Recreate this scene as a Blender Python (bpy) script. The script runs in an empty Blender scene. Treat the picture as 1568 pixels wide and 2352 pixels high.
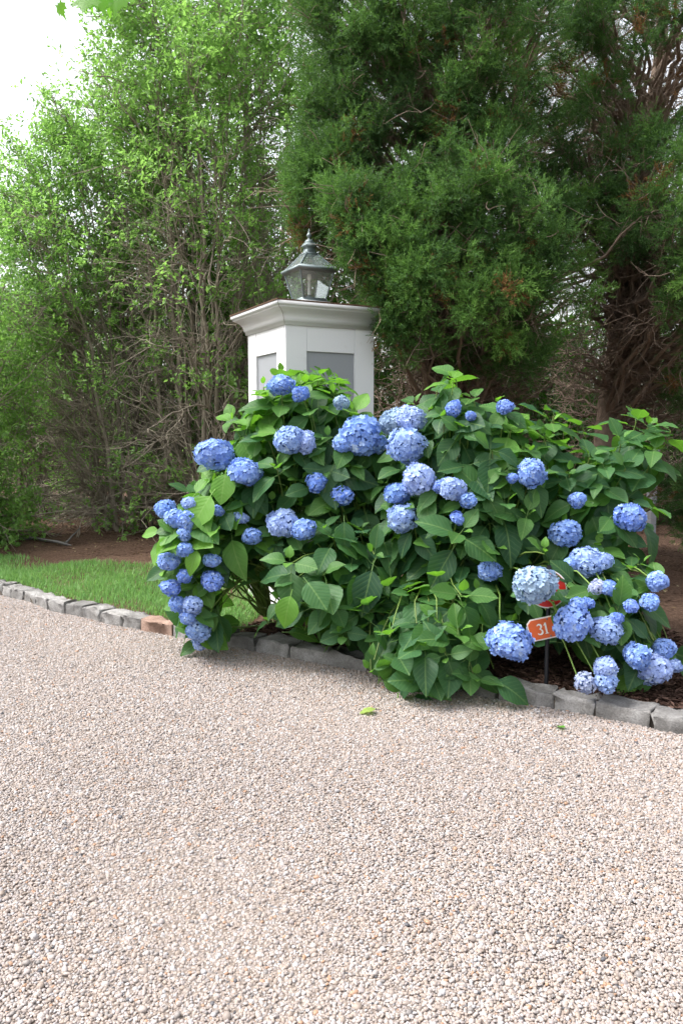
import bpy, bmesh, math, random
import numpy as np
from mathutils import Vector, Matrix

# ------------------------------------------------------------------ camera, sky, sun, exposure
SC = bpy.context.scene
COL = SC.collection
CH = 1.3                       # camera height, metres
FPX = 1850.0                   # focal length in units of a 1568 x 2352 picture
PITCH = math.atan(176 / FPX)
cam_d = bpy.data.cameras.new('camera')
cam = bpy.data.objects.new('camera', cam_d)
COL.objects.link(cam)
cam.location = (0, 0, CH)
cam.rotation_euler = (math.pi / 2 - PITCH, 0, 0)
cam_d.sensor_fit = 'VERTICAL'
cam_d.sensor_height = 36
cam_d.lens = 36 * FPX / 2352
cam_d.clip_start = 0.05
cam_d.clip_end = 2000
SC.camera = cam

SUN_EL, SUN_AZ = math.radians(57), math.atan2(-0.97, -0.02)     # azimuth measured from +Y towards +X
world = bpy.data.worlds.new('World')
SC.world = world
world.use_nodes = True
wn = world.node_tree
wn.nodes.clear()
sky = wn.nodes.new('ShaderNodeTexSky')
sky.sky_type = 'NISHITA'
sky.sun_disc = False
sky.sun_elevation = SUN_EL
sky.sun_rotation = SUN_AZ
sky.air_density = 1.3
sky.dust_density = 5.0
sky.ozone_density = 1.0
hs = wn.nodes.new('ShaderNodeHueSaturation')
hs.inputs['Saturation'].default_value = 0.28
hs.inputs['Value'].default_value = 1.0
bg = wn.nodes.new('ShaderNodeBackground')
bg.inputs['Strength'].default_value = 0.15
wo = wn.nodes.new('ShaderNodeOutputWorld')
wn.links.new(sky.outputs[0], hs.inputs['Color'])
wn.links.new(hs.outputs[0], bg.inputs['Color'])
wn.links.new(bg.outputs[0], wo.inputs['Surface'])

sun_d = bpy.data.lights.new('sun', 'SUN')
sun_d.energy = 1.4
sun_d.angle = math.radians(22)
sun_d.color = (1.0, 0.975, 0.94)
sun = bpy.data.objects.new('sun', sun_d)
COL.objects.link(sun)
sdir = Vector((math.sin(SUN_AZ) * math.cos(SUN_EL), math.cos(SUN_AZ) * math.cos(SUN_EL), math.sin(SUN_EL)))
sun.rotation_euler = (-sdir).to_track_quat('-Z', 'Y').to_euler()
sun.location = sdir * 30

SC.view_settings.view_transform = 'Standard'
SC.view_settings.look = 'None'
SC.view_settings.exposure = 1.56
SC.view_settings.gamma = 1.0
SC.view_settings.use_curve_mapping = False
SC.render.engine = 'CYCLES'
SC.cycles.max_bounces = 6
SC.cycles.diffuse_bounces = 4
SC.cycles.transparent_max_bounces = 8
SC.cycles.use_denoising = True

# ------------------------------------------------------------------ helpers
cP, sP = math.cos(PITCH), math.sin(PITCH)
UP = np.array([0, 0, 1.0])


def ray(x, y):
    u, v = (x - 784) / FPX, (1176 - y) / FPX
    return np.array([u, cP + v * sP, -sP + v * cP])


def at(x, y, Y):                       # the point of the sight line x, y that lies Y metres ahead
    d = ray(x, y)
    return np.array([0, 0, CH]) + d * (Y / d[1])


def gnd(x, y, z=0.0):                  # where that sight line meets height z
    d = ray(x, y)
    return np.array([0, 0, CH]) + d * ((z - CH) / d[2])


def proj(p):
    p = np.atleast_2d(p) - np.array([0, 0, CH])
    w = p[:, 1] * cP - p[:, 2] * sP
    v = p[:, 1] * sP + p[:, 2] * cP
    w = np.maximum(w, 1e-3)
    return 784 + FPX * p[:, 0] / w, 1176 - FPX * v / w, w


def in_poly(px, py, poly):
    px, py = np.atleast_1d(px), np.atleast_1d(py)
    inside = np.zeros(px.shape, bool)
    n = len(poly)
    for i in range(n):
        x1, y1 = poly[i]
        x2, y2 = poly[(i + 1) % n]
        c = ((y1 > py) != (y2 > py)) & (px < (x2 - x1) * (py - y1) / (y2 - y1 + 1e-12) + x1)
        inside ^= c
    return inside


def nrm(a):
    a = np.asarray(a, float)
    return a / np.maximum(np.linalg.norm(a, axis=-1, keepdims=True), 1e-9)


def mesh_np(name, V, F, smooth=True, attrs=None, uv=None):
    """V (n,3); F list of (m,k) index arrays"""
    me = bpy.data.meshes.new(name)
    V = np.asarray(V, np.float32)
    Fs = F if isinstance(F, list) else [F]
    Fs = [np.asarray(f, np.int32) for f in Fs if len(f)]
    loops = np.concatenate([f.ravel() for f in Fs])
    sizes = np.concatenate([np.full(len(f), f.shape[1], np.int32) for f in Fs])
    starts = np.concatenate([[0], np.cumsum(sizes)[:-1]]).astype(np.int32)
    me.vertices.add(len(V))
    me.vertices.foreach_set('co', V.ravel())
    me.loops.add(len(loops))
    me.loops.foreach_set('vertex_index', loops)
    me.polygons.add(len(sizes))
    me.polygons.foreach_set('loop_start', starts)
    if smooth:
        me.polygons.foreach_set('use_smooth', np.ones(len(sizes), bool))
    for k, a in (attrs or {}).items():
        a = np.asarray(a, np.float32)
        if a.ndim == 1:
            me.attributes.new(k, 'FLOAT', 'POINT').data.foreach_set('value', a)
        else:
            c = np.ones((len(a), 4), np.float32)
            c[:, :3] = a[:, :3]
            me.attributes.new(k, 'FLOAT_COLOR', 'POINT').data.foreach_set('color', c.ravel())
    if uv is not None:
        l = me.uv_layers.new(name='UVMap')
        l.data.foreach_set('uv', np.asarray(uv, np.float32)[loops].ravel())
    me.update()
    me.validate()
    return me


def add(name, me, mat=None, parent=None, label=None, cat=None, group=None, kind=None, mw=None):
    o = bpy.data.objects.new(name, me)
    COL.objects.link(o)
    if mat is not None and me is not None and not me.materials:
        me.materials.append(mat)
    if parent is not None:
        o.parent = parent
    if mw is not None:
        o.matrix_local = mw
    tag(o, label, cat, group, kind)
    return o


def tag(o, label=None, cat=None, group=None, kind=None):
    if label: o['label'] = label
    if cat: o['category'] = cat
    if group: o['group'] = group
    if kind: o['kind'] = kind


def empty(name, loc, rz=0.0, **kw):
    o = bpy.data.objects.new(name, None)
    COL.objects.link(o)
    o.location = tuple(loc)
    o.rotation_euler = (0, 0, rz)
    o.empty_display_size = 0.1
    tag(o, **kw)
    return o


class Tubes:
    def __init__(s):
        s.V, s.F, s.T, s.n = [], [], [], 0

    def add(s, path, r0, r1, sides=5, tint=0.5):
        p = np.asarray(path, float)
        n = len(p)
        t = nrm(np.gradient(p, axis=0))
        ref = np.array([0.31, 0.22, 0.925]) if abs(t[:, 2].mean()) < 0.8 else np.array([0.95, 0.2, 0.1])
        a = nrm(np.cross(t, ref))
        b = np.cross(t, a)
        rr = np.linspace(r0, r1, n)[:, None, None] if np.isscalar(r1) else np.asarray(r1)[:, None, None]
        ang = np.linspace(0, 2 * math.pi, sides, endpoint=False)
        ring = p[:, None] + rr * (a[:, None] * np.cos(ang)[None, :, None] + b[:, None] * np.sin(ang)[None, :, None])
        s.V.append(ring.reshape(-1, 3))
        i = np.arange(n - 1)[:, None] * sides
        j = np.arange(sides)[None]
        j2 = (j + 1) % sides
        q = np.stack([i + j, i + j2, i + sides + j2, i + sides + j], -1).reshape(-1, 4) + s.n
        s.F.append(q)
        s.T.append(np.full(n * sides, tint))
        s.n += n * sides

    def mesh(s, name):
        return mesh_np(name, np.concatenate(s.V), np.concatenate(s.F), True, {'tint': np.concatenate(s.T)})


def bez(p0, p1, p2, n):
    t = np.linspace(0, 1, n)[:, None]
    return (1 - t) ** 2 * p0 + 2 * t * (1 - t) * p1 + t * t * p2


def wig(rng, path, amp):
    w = rng.normal(0, amp, path.shape)
    w[0] = 0
    return path + w


def leaf_quads(P, D, N, L, W, lift=0.18):
    """small two-triangle leaves folded on the midrib"""
    D = nrm(D)
    S = nrm(np.cross(D, N))
    N = np.cross(S, D)
    L, W = L[:, None], W[:, None]
    V = np.stack([P, P + D * L * .45 + S * W * .5 + N * W * lift, P + D * L - N * L * .08, P + D * L * .45 - S * W * .5 + N * W * lift], 1)
    n = len(P)
    b = np.arange(n)[:, None] * 4
    F = np.concatenate([b + [0, 1, 2], b + [0, 2, 3]])
    return V.reshape(-1, 3), F


# ------------------------------------------------------------------ materials
def mat(name):
    m = bpy.data.materials.new(name)
    m.use_nodes = True
    m.node_tree.nodes.clear()
    return m, m.node_tree


class G:
    """small node-graph helper"""
    def __init__(s, name):
        s.m, s.t = mat(name)
        s.out = s.n('ShaderNodeOutputMaterial')

    def n(s, typ, **kw):
        nd = s.t.nodes.new(typ)
        for k, v in kw.items():
            if k in nd.inputs.keys() if isinstance(k, str) else False:
                pass
            setattr(nd, k, v)
        return nd

    def l(s, a, b):
        s.t.links.new(a, b)

    def val(s, sock, v):
        if hasattr(v, 'is_output') or isinstance(v, bpy.types.NodeSocket):
            s.l(v, sock)
        else:
            sock.default_value = v

    def math(s, op, a, b=0.0, c=0.0, clamp=False):
        nd = s.n('ShaderNodeMath', operation=op, use_clamp=clamp)
        for i, v in enumerate((a, b, c)):
            s.val(nd.inputs[i], v)
        return nd.outputs[0]

    def mix(s, f, a, b, mode='MIX'):
        nd = s.n('ShaderNodeMix', data_type='RGBA', blend_type=mode)
        s.val(nd.inputs[0], f)
        s.val(nd.inputs[6], a if not isinstance(a, tuple) else (*a, 1)[:4])
        s.val(nd.inputs[7], b if not isinstance(b, tuple) else (*b, 1)[:4])
        return nd.outputs[2]

    def ramp(s, f, stops, interp='LINEAR'):
        nd = s.n('ShaderNodeValToRGB')
        nd.color_ramp.interpolation = interp
        e = nd.color_ramp.elements
        while len(e) < len(stops):
            e.new(0.5)
        for i, (p, c) in enumerate(stops):
            e[i].position = p
            e[i].color = (*c, 1)[:4] if isinstance(c, tuple) else (c, c, c, 1)
        s.l(f, nd.inputs[0])
        return nd.outputs[0]

    def noise(s, scale, vec=None, detail=3, rough=.55, dist=0):
        nd = s.n('ShaderNodeTexNoise')
        nd.inputs['Scale'].default_value = scale
        nd.inputs['Detail'].default_value = detail
        nd.inputs['Roughness'].default_value = rough
        nd.inputs['Distortion'].default_value = dist
        if vec is not None:
            s.l(vec, nd.inputs['Vector'])
        return nd.outputs[0]

    def coord(s, which='Object'):
        return s.n('ShaderNodeTexCoord').outputs[which]

    def attr(s, name, out='Fac'):
        nd = s.n('ShaderNodeAttribute')
        nd.attribute_name = name
        return nd.outputs[out]

    def bump(s, h, strength=.3, dist=.01):
        nd = s.n('ShaderNodeBump')
        nd.inputs['Strength'].default_value = strength
        nd.inputs['Distance'].default_value = dist
        s.l(h, nd.inputs['Height'])
        return nd.outputs[0]

    def bsdf(s, col, rough=.6, spec=.3, normal=None, metal=0.0, sub=0.0):
        nd = s.n('ShaderNodeBsdfPrincipled')
        s.val(nd.inputs['Base Color'], col if not isinstance(col, tuple) else (*col, 1)[:4])
        s.val(nd.inputs['Roughness'], rough)
        nd.inputs['Specular IOR Level'].default_value = spec
        nd.inputs['Metallic'].default_value = metal
        if normal is not None:
            s.l(normal, nd.inputs['Normal'])
        return nd.outputs[0]

    def trans(s, sh, col, f, normal=None):
        t = s.n('ShaderNodeBsdfTranslucent')
        s.val(t.inputs[0], col if not isinstance(col, tuple) else (*col, 1)[:4])
        mx = s.n('ShaderNodeMixShader')
        s.val(mx.inputs[0], f)
        s.l(sh, mx.inputs[1])
        s.l(t.outputs[0], mx.inputs[2])
        return mx.outputs[0]

    def done(s, sh):
        s.l(sh, s.out.inputs['Surface'])
        return s.m


def m_leaf_small(name, c0, c1, c2, tr, trcol, rough=.45, spec=.35):
    g = G(name)
    t = g.attr('tint')
    col = g.ramp(t, [(0, c0), (.55, c1), (1, c2)])
    tc = g.mix(t, trcol, tuple(min(1, x * 1.5) for x in trcol))
    return g.done(g.trans(g.bsdf(col, rough, spec), tc, tr))


def m_bark(name, a, b, scale=30):
    g = G(name)
    co = g.coord('Object')
    n = g.noise(scale, co, 4, .6)
    t = g.attr('tint')
    col = g.mix(g.math('ADD', g.math('MULTIPLY', n, .6), g.math('MULTIPLY', t, .4)), a, b)
    return g.done(g.bsdf(col, .85, .15, g.bump(n, .5, .01)))


M = {}
M['privet'] = m_leaf_small('privet_leaf', (.075, .155, .04), (.14, .26, .065), (.23, .38, .11), .46, (.25, .46, .095))
M['hedge'] = m_leaf_small('hedge_leaf', (.02, .06, .012), (.04, .11, .016), (.07, .17, .022), .3, (.09, .22, .02))
M['cedar'] = m_leaf_small('cedar_needle', (.030, .064, .024), (.066, .145, .042), (.155, .295, .062), .28, (.12, .26, .04), .6, .2)
M['cedar_dead'] = m_leaf_small('cedar_dead_needle', (.10, .05, .02), (.18, .09, .035), (.25, .14, .06), .2, (.2, .1, .04), .8, .1)
M['maple'] = m_leaf_small('maple_leaf', (.06, .17, .02), (.10, .26, .03), (.14, .34, .04), .5, (.22, .5, .04))
M['grass'] = m_leaf_small('grass_blade', (.08, .19, .05), (.14, .30, .08), (.28, .39, .16), .35, (.20, .38, .09), .5, .25)
M['privet_bark'] = m_bark('privet_bark', (.11, .09, .07), (.40, .35, .28))
M['cedar_bark'] = m_bark('cedar_bark', (.085, .060, .047), (.38, .29, .23))
M['maple_bark'] = m_bark('maple_bark', (.06, .05, .04), (.20, .17, .14))
M['stem'] = m_leaf_small('hydrangea_stem', (.10, .075, .04), (.10, .13, .035), (.15, .26, .05), .1, (.1, .2, .03), .5, .3)


def m_hleaf(name, src):
    g = G(name)
    uv = g.n('ShaderNodeUVMap').outputs[0]
    sp = g.n('ShaderNodeSeparateXYZ')
    g.l(uv, sp.inputs[0])
    u = g.math('ABSOLUTE', g.math('SUBTRACT', sp.outputs[0], .5))
    v = sp.outputs[1]
    w = g.math('FRACT', g.math('SUBTRACT', g.math('MULTIPLY', v, 8.0), g.math('MULTIPLY', u, 6.0)))
    side = g.math('ABSOLUTE', g.math('SUBTRACT', w, .5))              # 0 on a side vein
    sv = g.math('SUBTRACT', 1.0, g.math('MULTIPLY', side, 9.0), clamp=True)
    mid = g.math('SUBTRACT', 1.0, g.math('MULTIPLY', u, 34.0), clamp=True)
    vein = g.math('MAXIMUM', g.math('MULTIPLY', sv, .45), mid)
    if src == 'object':
        oi = g.n('ShaderNodeObjectInfo')
        base = oi.outputs['Color']
    else:
        base = g.attr('tint', 'Color')
    co = g.coord('Object')
    nz = g.noise(9 if src == 'object' else 45, co, 4, .6)
    base = g.mix(g.math('MULTIPLY', nz, .5), base, g.mix(1.0, base, (.62, .66, .6), 'MULTIPLY'))
    pale = g.mix(.55, base, (.30, .46, .14))
    col = g.mix(g.math('MULTIPLY', vein, .75), base, pale)
    quilt = g.math('ADD', g.math('MULTIPLY', side, 2.0), g.math('MULTIPLY', nz, .5))
    bmp = g.bump(quilt, .22, .004)
    sh = g.bsdf(col, .50, .26, bmp)
    tcol = g.mix(1.0, g.mix(.5, base, (.17, .42, .03)), (1.35, 1.35, .8), 'MULTIPLY')
    return g.done(g.trans(sh, tcol, .40))


M['hleaf'] = m_hleaf('hydrangea_leaf', 'object')
M['hleaf_mass'] = m_hleaf('hydrangea_leaf_mass', 'attr')


def m_flower():
    g = G('hydrangea_petal')
    oi = g.n('ShaderNodeObjectInfo')
    t = g.attr('tint')
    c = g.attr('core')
    base = oi.outputs['Color']
    lo = g.mix(1.0, base, (.80, .80, .90), 'MULTIPLY')
    hi = g.mix(.30, base, (.62, .70, .86))
    col = g.mix(t, lo, hi)
    nz = g.noise(2.2, g.coord('Object'), 3, .6)
    col = g.mix(g.ramp(nz, [(.45, 0.0), (.75, .18)]), col, (.36, .46, .78))
    col = g.mix(g.ramp(t, [(.82, 0.0), (.95, .5)]), col, (.48, .58, .62))
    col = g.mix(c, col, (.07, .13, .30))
    return g.done(g.trans(g.bsdf(col, .6, .2), g.mix(1.0, col, (1.0, 1.0, 1.05), 'MULTIPLY'), .28))


M['flower'] = m_flower()


def m_soil():
    g = G('soil')
    co = g.coord('Object')
    n1 = g.noise(2.2, co, 5, .6)
    n2 = g.noise(42, co, 5, .75)
    n3 = g.noise(150, co, 3, .7)
    col = g.ramp(n2, [(.25, (.055, .034, .024)), (.5, (.14, .086, .06)), (.75, (.26, .18, .13))])
    col = g.mix(g.math('MULTIPLY', n1, .6), col, g.mix(1.0, col, (.55, .52, .5), 'MULTIPLY'))
    h = g.math('ADD', n2, g.math('MULTIPLY', n3, .6))
    return g.done(g.bsdf(col, .95, .1, g.bump(h, .9, .03)))


def m_ground():
    g = G('ground_grass')
    co = g.coord('Object')
    n = g.noise(1.4, co, 6, .7)
    return g.done(g.bsdf(g.ramp(n, [(.3, (.035, .06, .02)), (.7, (.08, .12, .035))]), .95, .1))


def m_gravel_bed():
    g = G('gravel_bed')
    co = g.coord('Object')
    v = g.n('ShaderNodeTexVoronoi')
    v.inputs['Scale'].default_value = 80
    g.l(co, v.inputs['Vector'])
    rnd = g.n('ShaderNodeSeparateColor')
    g.l(v.outputs['Color'], rnd.inputs[0])
    col = g.ramp(rnd.outputs[0], [(0, (.18, .155, .135)), (.4, (.25, .215, .195)), (1, (.32, .285, .265))])
    col = g.mix(g.ramp(v.outputs['Distance'], [(0.0, 0.0), (.9, 1.0)]), col, (.15, .12, .10))
    return g.done(g.bsdf(col, .9, .15, g.bump(g.math('SUBTRACT', 1.0, v.outputs['Distance']), .8, .008)))


def m_pebble():
    g = G('pebble')
    oi = g.n('ShaderNodeObjectInfo')
    r = oi.outputs['Random']
    col = g.ramp(r, [(0, (.31, .262, .235)), (.18, (.365, .328, .312)), (.34, (.285, .232, .198)), (.48, (.335, .288, .264)),
                     (.60, (.25, .21, .187)), (.70, (.29, .255, .248)), (.80, (.375, .362, .368)), (.90, (.235, .213, .203)),
                     (.945, (.34, .21, .14)), (.962, (.20, .185, .18)), (.992, (.08, .08, .09))], 'CONSTANT')
    co = g.coord('Object')
    n = g.noise(2.5, co, 4, .6)
    col = g.mix(g.math('MULTIPLY', n, .45), col, g.mix(1.0, col, (.62, .56, .5), 'MULTIPLY'))
    return g.done(g.bsdf(col, .55, .35))


def m_stone(name, a, b, c):
    g = G(name)
    co = g.coord('Object')
    oi = g.n('ShaderNodeObjectInfo')
    ad = g.n('ShaderNodeVectorMath', operation='ADD')
    g.l(co, ad.inputs[0])
    g.l(oi.outputs['Random'], ad.inputs[1])
    n1 = g.noise(14, ad.outputs[0], 5, .65)
    n2 = g.noise(120, ad.outputs[0], 3, .7)
    col = g.ramp(n1, [(.3, a), (.55, b), (.8, c)])
    sk = g.ramp(n2, [(.35, .72), (.6, 1.08)])
    col = g.mix(1.0, col, sk, 'MULTIPLY')
    tone = g.math('ADD', .72, g.math('MULTIPLY', oi.outputs['Random'], .42))
    col = g.mix(1.0, col, tone, 'MULTIPLY')
    return g.done(g.bsdf(col, .85, .25, g.bump(g.math('ADD', n1, g.math('MULTIPLY', n2, .4)), .7, .012)))


def m_paint(name, c, dirt=.25):
    g = G(name)
    co = g.coord('Object')
    mp = g.n('ShaderNodeMapping')
    mp.inputs['Scale'].default_value = (30, 30, 2.2)
    g.l(co, mp.inputs[0])
    grain = g.noise(3, mp.outputs[0], 4, .6)
    blot = g.noise(6, co, 5, .65)
    d = g.math('MULTIPLY', g.math('GREATER_THAN', blot, .60), g.math('SUBTRACT', blot, .60))
    col = g.mix(g.math('MULTIPLY', d, dirt * 6, clamp=True), c, (.30, .27, .22))
    return g.done(g.bsdf(col, .5, .4, g.bump(grain, .12, .003)))


def m_plain(name, c, rough=.5, spec=.4, metal=0.0, nz=0.0, scale=30):
    g = G(name)
    if nz:
        n = g.noise(scale, g.coord('Object'), 4, .6)
        col = g.mix(g.math('MULTIPLY', n, nz), c, tuple(x * .35 for x in c))
    else:
        col = c
    return g.done(g.bsdf(col, rough, spec, metal=metal))


def m_glass():
    g = G('lantern_glass')
    tr = g.n('ShaderNodeBsdfTransparent')
    tr.inputs[0].default_value = (.93, .97, .97, 1)
    gl = g.n('ShaderNodeBsdfGlossy')
    gl.inputs['Roughness'].default_value = .04
    fr = g.n('ShaderNodeFresnel')
    fr.inputs[0].default_value = 1.5
    mx = g.n('ShaderNodeMixShader')
    g.l(g.math('MINIMUM', g.math('ADD', g.math('MULTIPLY', fr.outputs[0], 1.0), .03), .6), mx.inputs[0])
    g.l(tr.outputs[0], mx.inputs[1])
    g.l(gl.outputs[0], mx.inputs[2])
    d = g.n('ShaderNodeBsdfDiffuse')
    d.inputs[0].default_value = (.55, .62, .6, 1)
    m2 = g.n('ShaderNodeMixShader')
    g.l(g.math('MULTIPLY', g.noise(16, g.coord('Object'), 4, .7), .26), m2.inputs[0])
    g.l(mx.outputs[0], m2.inputs[1])
    g.l(d.outputs[0], m2.inputs[2])
    return g.done(m2.outputs[0])


M['soil'] = m_soil()
M['ground'] = m_ground()
M['gravel_bed'] = m_gravel_bed()
M['pebble'] = m_pebble()
M['stone'] = m_stone('granite', (.14, .132, .124), (.24, .232, .225), (.33, .325, .32))
M['stone_red'] = m_stone('red_granite', (.16, .10, .075), (.28, .19, .15), (.36, .27, .22))
M['mortar'] = m_plain('kerb_bed', (.10, .085, .07), .95, .1, nz=.6)
M['white'] = m_paint('white_paint', (.64, .64, .655), .25)
M['grey'] = m_paint('grey_paint', (.25, .26, .28), .1)
M['rust'] = m_plain('brown_flashing', (.15, .085, .055), .75, .2, nz=.7, scale=22)
M['metal'] = m_plain('weathered_lantern_metal', (.19, .235, .245), .48, .5, .4, nz=.6, scale=18)
M['bulb'] = m_plain('frosted_bulb', (.80, .80, .78), .25, .5)
M['sleeve'] = m_plain('candle_sleeve', (.72, .72, .68), .5, .3)
M['glass'] = m_glass()
M['sign_orange'] = m_plain('orange_plate', (.72, .13, .035), .4, .4, nz=.12)
M['sign_red'] = m_plain('red_reflector', (.60, .02, .015), .3, .5, nz=.12)
M['sign_white'] = m_plain('sign_white', (.80, .78, .75), .45, .3)
M['black'] = m_plain('black_post', (.012, .013, .017), .45, .4)
M['chip'] = m_leaf_small('mulch_chip', (.03, .017, .013), (.075, .043, .033), (.17, .11, .085), .02, (.1, .05, .03), .9, .1)
M['litter'] = m_leaf_small('leaf_litter', (.10, .065, .04), (.22, .15, .09), (.42, .36, .22), .1, (.3, .2, .1), .8, .15)
M['twig'] = m_bark('fallen_twig_bark', (.07, .065, .06), (.22, .21, .20))

# ------------------------------------------------------------------ ground, drive, kerb
KPX = [(-260, 1332), (-100, 1350), (0, 1368), (48, 1378), (111, 1402), (192, 1420), (281, 1440), (396, 1463), (587, 1499),
       (837, 1545), (1000, 1580), (1141, 1610), (1268, 1632), (1363, 1650), (1495, 1676), (1568, 1688), (1800, 1727)]
KW = np.array([gnd(*p)[:2] for p in KPX])
KW = np.vstack([[-14, 10.4], KW, [4.5, 2.35], [14, -1.0]])


def kerb_y(x):
    return np.interp(x, KW[:, 0], KW[:, 1])


rng = np.random.default_rng(7)
me = mesh_np('ground', np.array([[-300, -300, -.05], [300, -300, -.05], [300, 300, -.05], [-300, 300, -.05]]), np.array([[0, 1, 2, 3]]), False)
add('ground', me, M['ground'], kind='structure')

xs = np.linspace(-14, 14, 160)
ky = kerb_y(xs)
rows = np.concatenate([[0.05], -np.linspace(0.0, 24, 30)[1:]])
V = np.array([[x, k + r, 0.0] for r in rows for x, k in zip(xs, ky)])
nx = len(xs)


def grid_faces(nr, nc):
    i = np.arange(nr - 1)[:, None] * nc + np.arange(nc - 1)[None]
    i = i.ravel()
    return np.stack([i, i + 1, i + nc + 1, i + nc], 1)


drive = add('gravel_drive', mesh_np('gravel_drive', V, grid_faces(len(rows), nx)[:, ::-1], False), M['gravel_bed'], kind='structure')

SOIL = 0.062


def soil_z(x, y):
    d = np.maximum(y - kerb_y(x) - .1, 0)
    return SOIL + .022 * np.sin(x * 2.3 + y * 1.7) * np.minimum(d, 1) + .018 * np.sin(x * 5.1 - y * 4.3 + 1) * np.minimum(d, 1) + .02 * np.minimum(d, 3)


rows = np.concatenate([np.linspace(.09, 6, 90), np.linspace(6.2, 40, 40)])
xs2 = np.linspace(-14, 14, 320)
ky2 = kerb_y(xs2)
XX = np.tile(xs2, len(rows))
YY = (ky2[None] + rows[:, None]).ravel()
ZZ = soil_z(XX, YY) + rng.normal(0, .004, XX.shape)
ZZ[:len(xs2)] = SOIL - .02
add('planting_bed', mesh_np('planting_bed', np.stack([XX, YY, ZZ], 1), grid_faces(len(rows), len(xs2))), M['soil'], kind='structure')

# kerb of rough granite blocks
kerb = add('kerb', None, kind='structure')
bedV, bedF = [], []
JX = [-260, -215, -170, -130, -92, -55, -20, 6, 29, 55, 81, 113, 152, 192, 235, 283, 325, 396, 455, 520, 587, 667, 752, 837, 915, 990, 1065, 1141, 1268, 1363, 1495, 1625, 1740]
kx, kyp = zip(*KPX)
JP = [gnd(x, np.interp(x, kx, kyp)) for x in JX]
for i in range(2):
    JP.insert(0, JP[0] - (JP[1] - JP[0]) * 1.0)
rk = random.Random(3)


def kerb_stone(L, W, Hh, seed):
    r = np.random.default_rng(seed)
    bm = bmesh.new()
    nx_, ny_, nz_ = 6, 3, 3
    bmesh.ops.create_cube(bm, size=1)
    bmesh.ops.scale(bm, vec=(L, W, Hh), verts=bm.verts)
    bmesh.ops.bevel(bm, geom=bm.edges[:], offset=.012, segments=2, affect='EDGES', profile=.6)
    long_e = [e for e in bm.edges if e.calc_length() > L * .6]
    bmesh.ops.subdivide_edges(bm, edges=long_e, cuts=3, use_grid_fill=True)
    for v in bm.verts:
        v.co += Vector(r.normal(0, .0062, 3))
        v.co.z += .006 * math.sin(v.co.x * 17 + seed)
        v.co.y += .006 * math.sin(v.co.x * 13 + seed * 2)
    me = bpy.data.meshes.new('kerb_stone')
    bm.to_mesh(me)
    bm.free()
    for p in me.polygons:
        p.use_smooth = True
    return me


for i in range(len(JP) - 1):
    a, b = JP[i], JP[i + 1]
    d = b - a
    L = float(np.linalg.norm(d[:2]))
    ang = math.atan2(d[1], d[0])
    W, Hh = rk.uniform(.12, .145), .19
    n = np.array([-math.sin(ang), math.cos(ang), 0])
    c = (a + b) / 2 + n * (W / 2 + rk.uniform(-.008, .008))
    top = rk.uniform(.074, .090)
    mw = Matrix.Translation((c[0], c[1], top - Hh / 2)) @ Matrix.Rotation(ang + rk.uniform(-.03, .03), 4, 'Z') @ Matrix.Rotation(rk.uniform(-.03, .03), 4, 'Y') @ Matrix.Rotation(rk.uniform(-.05, .05), 4, 'X')
    red = abs(JX[max(i - 2, 0)] - 325) < 1
    add('kerb_stone', kerb_stone(L - rk.uniform(.002, .010), W, Hh, i + 5), M['stone_red' if red else 'stone'], kerb, mw=mw)
# packed earth in the joints
KV = []
for x in np.linspace(-12, 6, 80):
    y = kerb_y(x)
    KV += [[x, y + .02, -.04], [x, y + .02, .045], [x, y + .14, .05], [x, y + .14, -.04]]
KV = np.array(KV)
q = []
for i in range(79):
    for j in range(3):
        q.append([i * 4 + j, i * 4 + j + 1, i * 4 + 4 + j + 1, i * 4 + 4 + j])
add('joint_fill', mesh_np('joint_fill', KV, np.array(q), False), M['mortar'], kerb)

# ------------------------------------------------------------------ loose pebbles of the drive (uncountable: geometry-node stones)
peb_col = bpy.data.collections.new('pebble_shapes')
for k in range(5):
    r = np.random.default_rng(50 + k)
    bm = bmesh.new()
    bmesh.ops.create_icosphere(bm, subdivisions=2, radius=.5)
    ph = r.uniform(0, 6, 6)
    for v in bm.verts:
        c = v.co
        f = 1 + .13 * math.sin(c.x * 5 + ph[0]) + .12 * math.sin(c.y * 6 + ph[1]) + .1 * math.sin(c.z * 7 + ph[2] + c.x * 3)
        v.co = c * f
    bmesh.ops.scale(bm, vec=(r.uniform(1.0, 1.25), r.uniform(.75, .95), r.uniform(.55, .78)), verts=bm.verts)
    me = bpy.data.meshes.new('pebble')
    bm.to_mesh(me)
    bm.free()
    for p in me.polygons:
        p.use_smooth = True
    me.materials.append(M['pebble'])
    peb_col.objects.link(bpy.data.objects.new('pebble', me))

pts, scl = [], []
for layer, sp in ((0, .0079), (1, .0125), (2, .045)):
    gx = np.arange(-5.2, 3.6, sp)
    gy = np.arange(1.35, 9.4, sp * .87)
    X, Y = np.meshgrid(gx, gy)
    X = X + (np.arange(len(gy)) % 2)[:, None] * sp * .5
    X = (X + rng.uniform(-.42, .42, X.shape) * sp).ravel()
    Y = (Y + rng.uniform(-.42, .42, Y.shape) * sp).ravel()
    keep = (Y < kerb_y(X) + .01) & (np.abs(X) < .424 * Y + .7)
    X, Y = X[keep], Y[keep]
    s = np.clip(rng.lognormal(math.log((.0081, .0089, .0122)[layer]), .25, len(X)), .0045, .022)
    Z = (.0008, .0028, .004)[layer] + rng.uniform(-.002, .003, len(X)) + .004 * np.sin(X * 3.1 + Y * 1.3) * np.sin(Y * 2.2)
    pts.append(np.stack([X, Y, Z], 1))
    scl.append(s)
pts, scl = np.concatenate(pts), np.concatenate(scl)
n = len(pts)
pm = bpy.data.meshes.new('gravel')
pm.vertices.add(n)
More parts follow.
